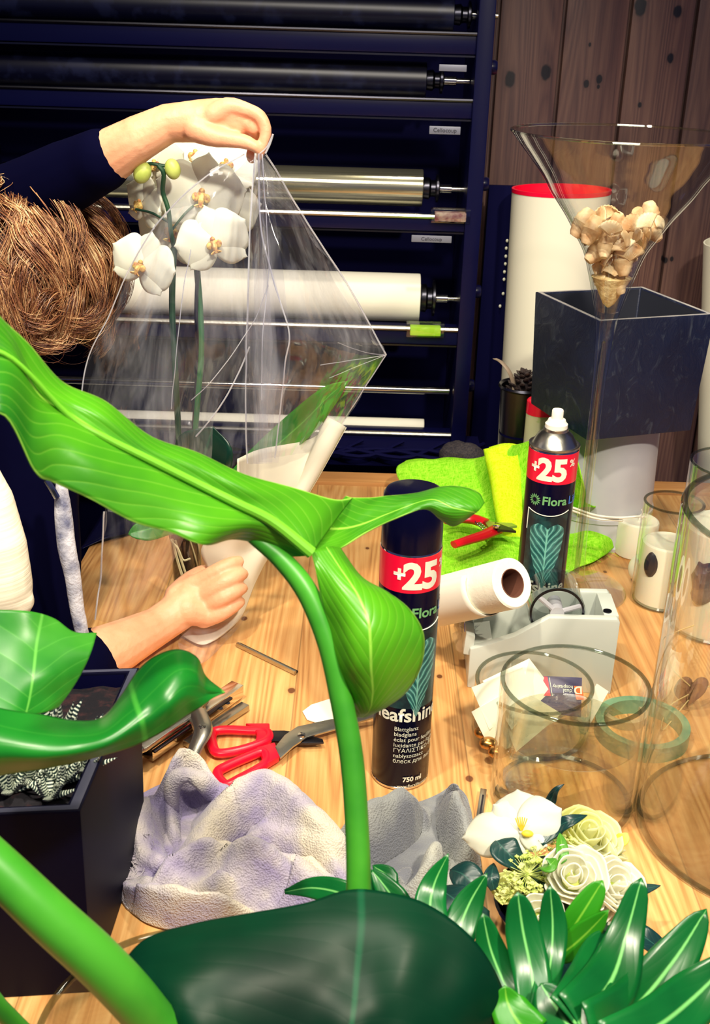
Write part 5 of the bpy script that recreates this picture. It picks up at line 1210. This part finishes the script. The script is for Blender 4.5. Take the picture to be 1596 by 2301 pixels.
fd = drape([([(388, 1850), (384, 1790), (415, 1748), (455, 1755), (490, 1800)], .011, .034), ([(440, 1880), (520, 1815), (600, 1802), (690, 1850), (800, 1925)], .026, .036), ([(290, 1905), (310, 1840), (345, 1795)], .018, .024),
            ([(345, 1960), (430, 1925), (520, 1935), (600, 1960)], .016, .030), ([(480, 1990), (560, 1960), (660, 1975), (800, 2020)], .018, .032), ([(255, 1965), (320, 2020), (440, 2052), (580, 2058), (720, 2065)], .016, .030), ([(480, 1905), (590, 1865), (690, 1900), (790, 1965)], .014, .018), ([(330, 1995), (370, 1975), (400, 1990)], .012, .014)],
           [([(405, 1890), (415, 1820), (440, 1782)], .007, .030), ([(380, 1930), (372, 1870), (378, 1800)], .005, .022), ([(430, 1920), (500, 1880), (570, 1850), (640, 1850)], .005, .014), ([(350, 1985), (420, 2000), (470, 2022), (560, 2028), (640, 2030), (700, 2048)], .0045, .034), ([(540, 1895), (620, 1895), (700, 1920), (780, 1975)], .005, .018), ([(470, 1955), (540, 1940), (620, 1930), (720, 1950)], .005, .020), ([(600, 1940), (680, 1955), (780, 1990)], .004, .014), ([(300, 1990), (350, 2020), (420, 2040)], .004, .014), ([(340, 1925), (360, 1945), (340, 1985)], .005, .02)], .0022, 3)
o = MB().grid(sheet(TT(tw), 190, 240)).build('hand_towel', m_towel, disp=fd, thick=.003); tag(o, 'crumpled lavender grey terry towel with frayed left edge on the table', 'towel')
mb = MB(); rng = random.Random(13)
for i in range(90):
    p = T(300+rng.uniform(-14, 30), 1905+rng.uniform(-40, 55), .012); pts = [p]; d = V((rng.uniform(-1, .2), rng.uniform(-.5, .5), rng.uniform(-.3, .3))).normalized()
    for j in range(8): d = (d+V((rng.gauss(0, .5), rng.gauss(0, .5), rng.gauss(0, .3)))).normalized(); pts.append(pts[-1]+d*.004)
    mb.tube(pts, .0006, 4, caps=False)
mb.build('frayed_threads', m_towel, o)
# rolled hood fold at the top
mb = MB(); mb.tube(cr([T(392, 1820, .012), T(384, 1785, .035), T(398, 1752, .052), T(425, 1742, .055), T(455, 1756, .052), T(480, 1778, .036)], 24), crf([.006, .008, .009, .009, .010, .010], 24), 12); mb.build('folded_hem', m_towel, o, disp=crinkle(.003, 40, 1))
tw2 = [[(740, 1880, .001), (800, 1862, .001), (850, 1845, .001), (900, 1815, .002), (945, 1806, .002), (985, 1790, .001), (1018, 1772, .002), (1048, 1795, .001), (1062, 1850, .001)],
       [(742, 1892, .010), (800, 1872, .030), (860, 1860, .034), (905, 1835, .036), (945, 1830, .030), (975, 1835, .006), (1015, 1795, .040), (1046, 1820, .024), (1066, 1880, .004)],
       [(745, 1905, .016), (800, 1895, .040), (860, 1890, .044), (910, 1870, .042), (950, 1862, .016), (975, 1865, .006), (1012, 1840, .050), (1045, 1870, .030), (1072, 1910, .004)],
       [(748, 1925, .006), (800, 1920, .022), (860, 1925, .028), (915, 1908, .020), (950, 1890, .004), (978, 1900, .020), (1010, 1890, .040), (1045, 1910, .026), (1078, 1940, .004)],
       [(750, 1950, .004), (800, 1955, .012), (860, 1950, .008), (915, 1940, .026), (955, 1930, .030), (985, 1935, .036), (1015, 1935, .030), (1048, 1950, .018), (1080, 1970, .002)],
       [(752, 1990, .001), (800, 1995, .010), (860, 1990, .020), (915, 1990, .026), (955, 1985, .024), (985, 1985, .022), (1015, 1985, .018), (1048, 1995, .010), (1078, 2005, .001)],
       [(760, 2040, .001), (800, 2050, .001), (860, 2050, .001), (915, 2050, .001), (955, 2050, .001), (985, 2045, .001), (1015, 2040, .001), (1048, 2035, .001), (1078, 2030, .001)]]
tw2 = [[(x, y, h*.5) for x, y, h in r] for r in tw2]
fd2 = drape([([(750, 1905), (830, 1870), (900, 1835), (950, 1825)], .020, .034), ([(1015, 1785), (1020, 1850), (1050, 1930), (1070, 1985)], .014, .036), ([(985, 1900), (970, 1960), (930, 2020)], .013, .026), ([(880, 1960), (900, 1990), (880, 2030)], .016, .016), ([(760, 1960), (830, 1950), (880, 1900)], .014, .014)],
            [([(770, 1935), (850, 1935), (920, 1895), (950, 1860), (950, 1830)], .007, .040), ([(985, 1800), (985, 1850), (1000, 1900), (1040, 1960)], .006, .026), ([(950, 1880), (940, 1940), (900, 2000)], .005, .022)], .003, 7)
o = MB().grid(sheet(TT(tw2), 140, 150)).build('grey_cloth', m_towel2, disp=fd2, thick=.004); tag(o, 'thick grey terry cloth bunched behind the tall green stem', 'cloth')
# ================================================================ FLOWER ARRANGEMENT
fc = T(1250, 2090)
fa = thing('flower_arrangement', 'white orchid, cream roses and lime viburnum arranged in a low dark bowl', 'flower arrangement', (fc.x, fc.y, TZ))
MB().lathe([(0, 0), (.045, 0), (.062, .035), (.06, .038), (.04, .006), (0, .006)], (fc.x, fc.y, TZ), 40).build('bowl', m_black, fa)
MB().ball((fc.x, fc.y, TZ+.036), .054, 24, 12, scale=(1, 1, .5)).build('floral_foam', mat('floral_foam', (30, 66, 44), .9), fa)
def gp(px, py, h): return T(px, py, h)
def gr(px, py, h, r): return M_(px, py, T(px, py, h).y, r)
# big open orchid bloom
c = gp(1172, 1868, .095); n = (CAM-c).normalized(); R = gr(1172, 1868, .095, 118)
u = V((0, .6, .8)); u = (u-n*u.dot(n)).normalized(); s_ = u.cross(n)*-1
s_ = n.cross(u)*-1
rt = V((1, 0, 0)); rt = (rt-n*rt.dot(n)).normalized(); u = n.cross(rt)
def dirp(a): a = math.radians(a); return rt*math.cos(a)+u*math.sin(a)
ob = MB().ball(c, R*.07, 10, 8).build('orchid_bloom', m_petal, fa)
for a, L, W, cup, off in ((95, .78, .50, -.1, -.004), (188, 1.15, .42, -.2, 0), (30, .88, .46, .05, .003), (-28, .55, .24, .0, .002), (-105, .50, .26, -.2, -.002), (138, .72, .40, -.1, -.003)):
    MB().grid(petal_grid(c+n*off, n, dirp(a), R*L, R*W, cup, 14, 12, R*.012)).build('petal', m_petal, ob, thick=.0012)
b = MB(); b.ball(c+n*R*.08+dirp(-20)*R*.12, R*.09, 10, 8, scale=(1.3, .8, .8))
for i in range(6): b.tube([c+n*R*.05, c+n*R*.16+dirp(60+i*12)*R*.12, c+n*R*.22+dirp(65+i*10)*R*.26], R*.012, 5)
b.build('lip', mat('yellow_lip', (246, 214, 60), .5), ob)
# roses
m_rose = mat('cream_rose_petal', (246, 244, 204), .5, c2=(238, 240, 150), nscale=16, sss=.2, trans=.35); m_rosew = mat('white_rose_petal', (250, 249, 232), .5, sss=.2, trans=.35)
def rose(px, py, h, rpx, m, tilt, seed, n=14):
    c = gp(px, py, h); R = gr(px, py, h, rpx*1.12); ax = V(tilt).normalized(); rg = random.Random(seed)
    a1 = ax.cross(V((0, 1, 0))).normalized(); a2 = ax.cross(a1).normalized()
    ro = MB().ball(c-ax*R*.5, R*.35, 12, 8).build('rose', m_bud, fa)
    for i in range(n):
        t = i/n; rr = R*(.08+.80*t**.8); an = i*2.2; wdt = R*(.40+.55*t); hgt = R*(1.0+.12*math.sin(i*1.7)-.25*t); g = []
        for q in range(9):
            f = q/8; row = []
            for j in range(9):
                v = j/8*2-1; ang = an+v*wdt/max(rr, R*.22)*(.55+.45*math.sin(PI*f*.8+.3)); bulge = rr*(.35+.75*math.sin(PI*(f*.62+.05)))+R*.34*t*f**3
                row.append(c-ax*R*.6+ax*(hgt*f*(1-.13*v*v))+(a1*math.cos(ang)+a2*math.sin(ang))*bulge*(1+.03*math.sin(v*6+i)))
            g.append(row)
        MB().grid(g).build('petal', m, ro, thick=.0008, recalc=True)
rose(1322, 1872, .085, 62, m_rose, (.2, -.2, 1), 1); rose(1288, 1968, .085, 62, m_rosew, (-.1, -.5, 1), 2); rose(1385, 1990, .07, 58, m_rosew, (.4, -.5, 1), 3)
rose(1212, 2062, .075, 48, m_rosew, (-.1, -.7, .8), 4, 11); rose(1142, 2000, .06, 34, m_rose, (-.6, -.3, .8), 5, 9); rose(1382, 1912, .07, 40, m_rose, (.8, .1, .6), 6, 9); rose(1340, 2030, .06, 46, m_rosew, (.1, -.8, .6), 9, 11)
m_vib = mat('lime_viburnum', (186, 208, 92), .55, c2=(226, 232, 150), nscale=120, sss=.1)
def viburnum(px, py, h, rpx, n, seed):
    c = gp(px, py, h); R = gr(px, py, h, rpx); rg = random.Random(seed); b = MB()
    for i in range(n):
        d = V((rg.gauss(0, 1), rg.gauss(0, 1), rg.gauss(.2, .8))).normalized(); p = c+V((d.x*R, d.y*R, d.z*R*.7)); s1 = R*rg.uniform(.07, .11)
        b.tube([c, p], R*.015, 4, caps=False)
        for q in range(4): b.ball(p+V((math.cos(q*1.57), math.sin(q*1.57), .2))*s1*.8, s1*.62, 6, 4)
        b.ball(p+d*s1*.4, s1*.5, 6, 4)
    b.build('viburnum_cluster', m_vib, fa)
viburnum(1185, 1965, .075, 50, 80, 1); viburnum(1268, 1905, .085, 34, 46, 2); viburnum(1205, 1925, .085, 26, 36, 3); viburnum(1240, 1890, .085, 22, 30, 4); viburnum(1150, 2010, .06, 34, 40, 7)
m_dk = leafmat('dark_bluegreen_leaf', (10, 44, 48), (22, 66, 62), (40, 90, 80), 6, .6, .35, .08); m_md = leafmat('fresh_green_leaf', (60, 136, 34), (90, 160, 44), (130, 190, 80), 6, .6, .4, .2)
def gleaf(pts, ws, m, nrm=(0, -.5, 1), par=None, fold=.2, name='leaf', th=.0012, **kw):
    b = MB(); q = [gp(*p) for p in pts]; strip(b, q, [gr(p[0], p[1], p[2], w_) for p, w_ in zip(pts, ws)], nrm, fold, 16, 8, **kw); return b.build(name, m, par or fa, thick=th)
gleaf([(1180, 1950, .07), (1150, 1925, .08), (1130, 1905, .085), (1115, 1888, .085)], [10, 30, 34, 8], m_dk)
gleaf([(1215, 1895, .09), (1250, 1862, .10), (1280, 1845, .11), (1320, 1832, .11)], [8, 17, 14, 2], m_dk)
gleaf([(1225, 1830, .09), (1238, 1800, .10), (1250, 1775, .115), (1268, 1762, .12)], [6, 12, 7, 1], m_dk)
gleaf([(1240, 1940, .085), (1262, 1925, .095), (1262, 1895, .1), (1258, 1872, .1)], [6, 14, 12, 2], m_md); gleaf([(1215, 1950, .085), (1235, 1945, .1), (1250, 1930, .1)], [8, 17, 3], m_md)
gleaf([(1080, 2010, .05), (1065, 1990, .06), (1040, 1965, .065), (1012, 1955, .06)], [12, 32, 34, 8], m_dk); gleaf([(1100, 2060, .05), (1060, 2050, .06), (1020, 2020, .065), (985, 1995, .06)], [12, 36, 38, 8], m_dk)
gleaf([(1380, 1900, .07), (1400, 1885, .08), (1410, 1872, .085)], [10, 15, 3], mat('lime_sepal', (226, 232, 90), .5)); gleaf([(1400, 2010, .05), (1440, 2000, .05), (1485, 1990, .05)], [6, 13, 2], m_dk)
gleaf([(1400, 2070, .05), (1440, 2100, .05), (1480, 2130, .04), (1498, 2150, .03)], [10, 24, 22, 6], m_dk)
gleaf([(1110, 2000, .06), (1105, 1970, .07), (1110, 1940, .07)], [8, 18, 3], m_dk)
# ================================================================ PHILODENDRON, FRONT RIGHT
m_phil = leafmat('glossy_philodendron_leaf', (6, 84, 34), (18, 118, 50), (120, 200, 110), 4, 1.3, .3, .15, midw=.03, bump=.05, vs=.1); m_philb = leafmat('bright_philodendron_leaf', (40, 140, 24), (70, 165, 30), (130, 200, 60), 4, 1.3, .34, .3, midw=.03, bump=.05, vs=.1)
ph = thing('philodendron_plant', 'glossy dark green philodendron with fingered leaves at the lower right', 'philodendron', (.17, .50, TZ))
MB().lathe([(0, 0), (.045, 0), (.06, .10), (.062, .102), (.057, .102), (.045, .012), (0, .012)], (.17, .50, TZ), 48).build('pot', m_pl, ph)
MB().lathe([(0, .093), (.056, .093), (.056, .09)], (.17, .50, TZ), 32).build('soil', m_rackback, ph)
def pleaf(fingers, m, name='leaf', nrm=(0, -.75, .65)):
    b = MB()
    for pts, ws in fingers:
        strip(b, [P(*p) for p in pts], [M_(p[0], p[1], p[2], w_*1.25) for p, w_ in zip(pts, ws)], nrm, .16, 18, 8, droop=.10)
    o_ = b.build(name, m, ph, thick=.0014); return o_
def petiole(a, b_, r=.003, m=None, par=ph):
    A_ = P(*a); B_ = V(b_); mid = A_.lerp(B_, .5)+V((0, .02, 0)); MB().tube(cr([A_, mid, B_], 16), r, 10).build('petiole', m or m_philb, par)
pleaf([([(1000, 2180, .60), (968, 2060, .63), (975, 1990, .65), (1008, 1918, .66)], [26, 30, 24, 4]), ([(1010, 2190, .60), (1025, 2110, .63), (1055, 2030, .65), (1095, 1962, .66)], [24, 32, 26, 5]),
       ([(1040, 2200, .59), (960, 2130, .62), (930, 2080, .63), (890, 2030, .64)], [20, 28, 24, 8])], m_phil)
petiole((1005, 2190, .60), (.15, .51, TZ+.09))
pleaf([([(1205, 2300, .54), (1195, 2190, .57), (1175, 2090, .59), (1163, 2004, .60)], [30, 34, 32, 16]), ([(1210, 2290, .54), (1236, 2170, .58), (1242, 2080, .60), (1236, 1990, .61)], [22, 24, 26, 12]),
       ([(1200, 2301, .54), (1145, 2230, .57), (1105, 2140, .59), (1085, 2052, .60)], [26, 30, 28, 12])], m_phil)
petiole((1206, 2300, .54), (.16, .50, TZ+.09))
pleaf([([(1235, 2150, .60), (1270, 2110, .605), (1310, 2050, .61), (1355, 1978, .62)], [12, 22, 26, 14]), ([(1240, 2155, .60), (1280, 2130, .60), (1320, 2095, .60), (1368, 2045, .60)], [12, 24, 24, 5])], m_philb)
petiole((1235, 2150, .60), (.18, .50, TZ+.09), .0025)
pleaf([([(1290, 2300, .52), (1330, 2220, .55), (1345, 2130, .585), (1370, 2100, .60)], [60, 52, 26, 10]), ([(1300, 2301, .52), (1375, 2200, .56), (1410, 2090, .59), (1442, 1972, .61)], [60, 50, 32, 16]),
       ([(1330, 2330, .51), (1430, 2260, .55), (1520, 2150, .58), (1588, 2042, .60)], [60, 52, 40, 14]), ([(1360, 2360, .50), (1470, 2310, .52), (1560, 2240, .55), (1650, 2150, .57)], [50, 52, 48, 20]),
       ([(1300, 2380, .50), (1280, 2310, .52), (1240, 2250, .54), (1215, 2210, .55)], [50, 50, 36, 12])], m_phil)
petiole((1310, 2340, .51), (.18, .49, TZ+.09), .004)
pleaf([([(1195, 2330, .52), (1160, 2290, .53), (1140, 2250, .54), (1135, 2215, .545)], [40, 38, 30, 8])], m_philb)
pleaf([([(1340, 2120, .64), (1320, 2180, .63), (1300, 2250, .61), (1280, 2320, .6)], [40, 60, 60, 40])], m_dk)
pleaf([([(640, 2004, .70), (700, 1995, .70), (760, 2005, .69), (820, 2030, .68)], [4, 18, 24, 20]), ([(830, 2060, .68), (850, 2000, .69), (870, 1970, .70), (838, 1945, .71)], [30, 30, 20, 5]), ([(900, 2080, .67), (890, 2030, .68), (860, 1985, .69), (835, 1955, .70)], [30, 28, 18, 5])], m_phil)
petiole((830, 2060, .68), (.14, .52, TZ+.09), .0025)
# ================================================================ ELEPHANT EAR PLANT, FRONT
m_big = leafmat('bright_elephant_ear_leaf', (20, 112, 26), (94, 180, 26), (165, 228, 80), 11, 1.0, .36, .32, edge=(170, 230, 90), mottle=5, midw=.012, bump=.22, vs=1.0)
m_big2 = leafmat('mid_green_elephant_ear_leaf', (24, 130, 34), (84, 180, 56), (110, 200, 80), 5, .8, .36, .25, mottle=8, midw=.01)
m_darkleaf = leafmat('deep_green_leaf', (1, 30, 20), (2, 50, 30), (8, 74, 46), 9, .7, .42, .05, edge=(70, 160, 80), midw=.01, bump=.06, vs=.3, spec=.15)
m_pet = mat('green_petiole', (44, 128, 30), .4, c2=(70, 158, 40), nscale=12, trans=.1)
ep = thing('elephant_ear_plant', 'large bright green leaves on thick stems crossing the foreground in a glass vase', 'plant', (P(440, 2330, .56).x, .56, TZ))
gv = P(400, 2325, .575)
RV = M_(400, 2325, .575, 322)
gc = V((gv.x, .575, TZ))
def ebl(name, rows, nu, nv, m, th=.0012, disp=None, flip=False):
    return MB().grid(sheet([[P(*p) for p in r] for r in rows], nu, nv)).build(name, m, ep, thick=th, disp=disp)
blade = MB()
def addb(rows, nu, nv): blade.grid(sheet([[P(*p) for p in r] for r in rows], nu, nv))
addb([[(-110, 1040, 0.605), (-115, 900, 0.616), (-120, 760, 0.64), (-110, 690, 0.646), (-100, 600, 0.662)],
      [(0, 930, 0.62), (5, 870, 0.631), (18, 800, 0.655), (15, 770, 0.661), (0, 715, 0.677)],
      [(78, 1060, 0.63), (72, 960, 0.641), (88, 890, 0.665), (70, 850, 0.671), (62, 775, 0.687)],
      [(120, 1085, 0.64), (130, 990, 0.651), (150, 930, 0.675), (145, 900, 0.681), (140, 862, 0.697)],
      [(200, 1120, 0.645), (210, 1040, 0.656), (230, 980, 0.68), (235, 940, 0.686), (235, 905, 0.702)],
      [(300, 1172, 0.655), (300, 1090, 0.666), (330, 1030, 0.69), (340, 1010, 0.696), (340, 985, 0.712)],
      [(380, 1195, 0.665), (400, 1140, 0.676), (440, 1085, 0.7), (450, 1050, 0.706), (450, 1022, 0.722)],
      [(455, 1225, 0.67), (490, 1180, 0.681), (530, 1130, 0.705), (560, 1100, 0.711), (565, 1072, 0.727)],
      [(520, 1212, 0.7074), (570, 1190, 0.7054), (612, 1172, 0.71), (640, 1140, 0.7256), (680, 1104, 0.7472)],
      [(590, 1225, 0.7145), (640, 1225, 0.7119), (672, 1212, 0.712), (700, 1180, 0.7264), (752, 1122, 0.7662)],
      [(660, 1250, 0.712), (680, 1248, 0.712), (700, 1242, 0.712), (725, 1210, 0.73), (790, 1118, 0.79)]], 80, 28)
addb([[(684, 1232, .713), (706, 1204, .734), (738, 1156, .764), (776, 1114, .787)],
      [(700, 1242, .712), (730, 1215, .735), (760, 1160, .77), (790, 1118, .79)],
      [(735, 1240, .72), (765, 1212, .745), (800, 1160, .78), (830, 1118, .80)],
      [(765, 1232, .735), (800, 1202, .76), (840, 1150, .79), (865, 1115, .815)],
      [(820, 1198, .76), (850, 1175, .78), (880, 1140, .80), (905, 1112, .825)],
      [(890, 1165, .79), (905, 1150, .80), (925, 1125, .81), (945, 1106, .83)],
      [(955, 1142, .80), (965, 1130, .80), (978, 1112, .81), (990, 1094, .83)],
      [(990, 1165, .80), (1005, 1150, .795), (1025, 1125, .80), (1035, 1094, .825)],
      [(1018, 1182, .80), (1040, 1160, .795), (1065, 1135, .80), (1075, 1108, .82)],
      [(1045, 1170, .80), (1062, 1158, .80), (1080, 1145, .80), (1090, 1132, .81)]], 50, 16)
addb([[(700, 1240, .712), (722, 1232, .718), (745, 1228, .722), (765, 1232, .735)],
      [(712, 1290, .700), (750, 1290, .695), (790, 1290, .70), (812, 1298, .715)],
      [(722, 1350, .692), (770, 1340, .680), (830, 1335, .685), (870, 1332, .705)],
      [(733, 1410, .688), (790, 1400, .668), (860, 1385, .675), (922, 1372, .70)],
      [(736, 1465, .686), (795, 1450, .662), (870, 1435, .668), (953, 1425, .695)],
      [(742, 1515, .686), (800, 1505, .660), (870, 1495, .665), (948, 1490, .69)],
      [(762, 1565, .684), (810, 1555, .664), (865, 1550, .668), (915, 1550, .686)],
      [(785, 1600, .682), (815, 1597, .672), (845, 1592, .672), (868, 1588, .68)],
      [(798, 1611, .68), (808, 1612, .68), (818, 1612, .68), (830, 1608, .68)]], 60, 26)
bl_ = blade.build('leaf_blade', m_big, ep, thick=.0012, disp=crinkle(.0015, 16, 3))
MB().tube(cr([P(-120, 770, .638), P(18, 800, .652), P(150, 930, .672), P(230, 980, .678), P(330, 1030, .687), P(440, 1085, .697), P(530, 1130, .702), P(612, 1172, .708), P(700, 1242, .708)], 60), crf([.0012, .0016, .002, .0024, .0028, .003, .0034, .004, .0046], 60), 10).build('midrib', mat('pale_midrib', (120, 200, 50), .4, trans=.2), bl_)
MB().tube(cr([P(800, 2080, .60), P(806, 1990, .615), P(802, 1850, .635), P(790, 1700, .655), P(765, 1560, .672), P(735, 1440, .685), P(690, 1330, .70), P(630, 1255, .712), P(560, 1200, .718), P(500, 1150, .715), P(430, 1095, .705)], 70),
          crf([M_(800, 1900, .63, q) for q in (28, 28, 27, 27, 26, 24, 25, 22, 15, 9, 4)], 70), 16).build('petiole', m_pet, ep)
MB().tube(cr([P(800, 2080, .60), P(770, 2250, .575), V((-.02, .55, TZ+.10)), V((-.06, .57, TZ+.02))], 20), .0075, 14).build('petiole', m_pet, ep)
# thick stem, lower left
MB().tube(cr([P(-150, 1820, .50), P(0, 1955, .49), P(110, 2060, .485), P(230, 2170, .485), P(330, 2280, .49), P(430, 2420, .50), V((-.11, .56, TZ+.02))], 40), crf([M_(0, 1955, .49, q) for q in (50, 52, 55, 57, 57, 52, 44)], 40), 20).build('petiole', m_pet, ep)
# lower left leaf
lf = MB(); addl = lambda rows, nu, nv: lf.grid(sheet([[P(*p) for p in r] for r in rows], nu, nv))
addl([[(-100, 1365, .70), (-20, 1370, .705), (62, 1373, .71), (120, 1390, .72), (165, 1420, .72), (218, 1422, .73)],
      [(-100, 1430, .685), (-20, 1440, .69), (50, 1440, .695), (110, 1450, .70), (160, 1455, .705), (206, 1465, .71)],
      [(-100, 1500, .665), (-20, 1510, .67), (45, 1510, .675), (100, 1515, .68), (145, 1510, .69), (186, 1510, .70)],
      [(-100, 1560, .65), (-20, 1565, .655), (40, 1570, .66), (85, 1570, .67), (125, 1562, .68), (160, 1552, .69)],
      [(-100, 1610, .64), (-20, 1605, .645), (35, 1608, .65), (72, 1607, .66), (105, 1600, .67), (130, 1590, .68)]], 40, 50)
lo = lf.build('leaf_blade', m_big2, ep, thick=.0012, disp=crinkle(.001, 18, 6))
lf = MB()
addl([[(-100, 1560, .645), (0, 1592, .64), (90, 1606, .64), (170, 1620, .645), (230, 1612, .65), (275, 1560, .665), (310, 1508, .675), (350, 1475, .68), (400, 1460, .685), (442, 1478, .685), (462, 1520, .68), (500, 1552, .675)],
      [(-100, 1640, .61), (0, 1650, .61), (90, 1660, .61), (170, 1660, .615), (235, 1645, .62), (285, 1600, .635), (325, 1560, .645), (365, 1530, .65), (405, 1512, .655), (440, 1520, .66), (462, 1545, .665), (503, 1554, .673)],
      [(-100, 1720, .60), (0, 1700, .60), (90, 1700, .60), (170, 1690, .605), (240, 1670, .61), (295, 1635, .62), (340, 1605, .63), (380, 1580, .635), (415, 1560, .645), (445, 1560, .655), (470, 1560, .665), (504, 1556, .672)],
      [(-100, 1770, .61), (0, 1742, .61), (90, 1728, .61), (170, 1712, .612), (240, 1694, .615), (300, 1676, .625), (350, 1652, .632), (390, 1628, .64), (425, 1604, .65), (455, 1585, .655), (480, 1568, .665), (506, 1556, .672)]], 30, 90)
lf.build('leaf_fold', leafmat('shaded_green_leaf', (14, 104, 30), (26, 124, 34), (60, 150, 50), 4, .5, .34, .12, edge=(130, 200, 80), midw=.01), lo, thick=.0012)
MB().tube(cr([P(-60, 1640, .63), P(-140, 1800, .60), P(-160, 2000, .58), V((-.22, .56, TZ+.14)), V((-.10, .57, TZ+.02))], 24), .0065, 12).build('petiole', m_pet, ep)
# dark leaf, bottom centre
ebl('leaf_blade', [[(262, 2180, .545), (330, 2112, .55), (430, 2078, .555), (560, 2050, .56), (690, 2028, .565), (780, 2002, .575), (850, 2003, .575), (950, 2030, .57), (1040, 2090, .56), (1105, 2170, .55), (1145, 2270, .54), (1150, 2400, .53)],
                   [(255, 2190, .54), (350, 2150, .535), (460, 2120, .535), (580, 2100, .54), (690, 2090, .545), (780, 2080, .55), (850, 2085, .55), (930, 2110, .545), (1000, 2160, .54), (1050, 2230, .53), (1080, 2310, .525), (1080, 2420, .52)],
                   [(262, 2210, .53), (370, 2210, .51), (480, 2200, .51), (590, 2190, .515), (690, 2190, .52), (770, 2190, .525), (830, 2195, .525), (890, 2215, .52), (940, 2260, .515), (970, 2310, .51), (990, 2370, .505), (990, 2450, .50)],
                   [(300, 2260, .52), (400, 2290, .49), (500, 2300, .49), (600, 2300, .495), (690, 2300, .50), (760, 2300, .50), (810, 2310, .50), (850, 2330, .50), (880, 2360, .495), (900, 2400, .49), (910, 2430, .49), (910, 2480, .48)],
                   [(360, 2380, .50), (440, 2420, .47), (520, 2440, .47), (600, 2440, .475), (690, 2440, .48), (740, 2440, .48), (780, 2440, .48), (800, 2450, .48), (820, 2460, .475), (840, 2480, .47), (850, 2490, .47), (850, 2520, .46)]], 40, 90, m_darkleaf, disp=crinkle(.002, 14, 8))
MB().tube(cr([P(600, 2440, .475), V((-.08, .50, TZ+.1)), V((-.09, .57, TZ+.02))], 16), .0055, 12).build('petiole', m_pet, ep)
# clear glass vase that carries the stems
hv = gv.z-TZ
glass_cyl(gc, RV, hv, 'clear glass vase with thick rim at the bottom left holding the big stems', name='stem_vase', wall=.005, base=.012, grp='clear glass cylinders')
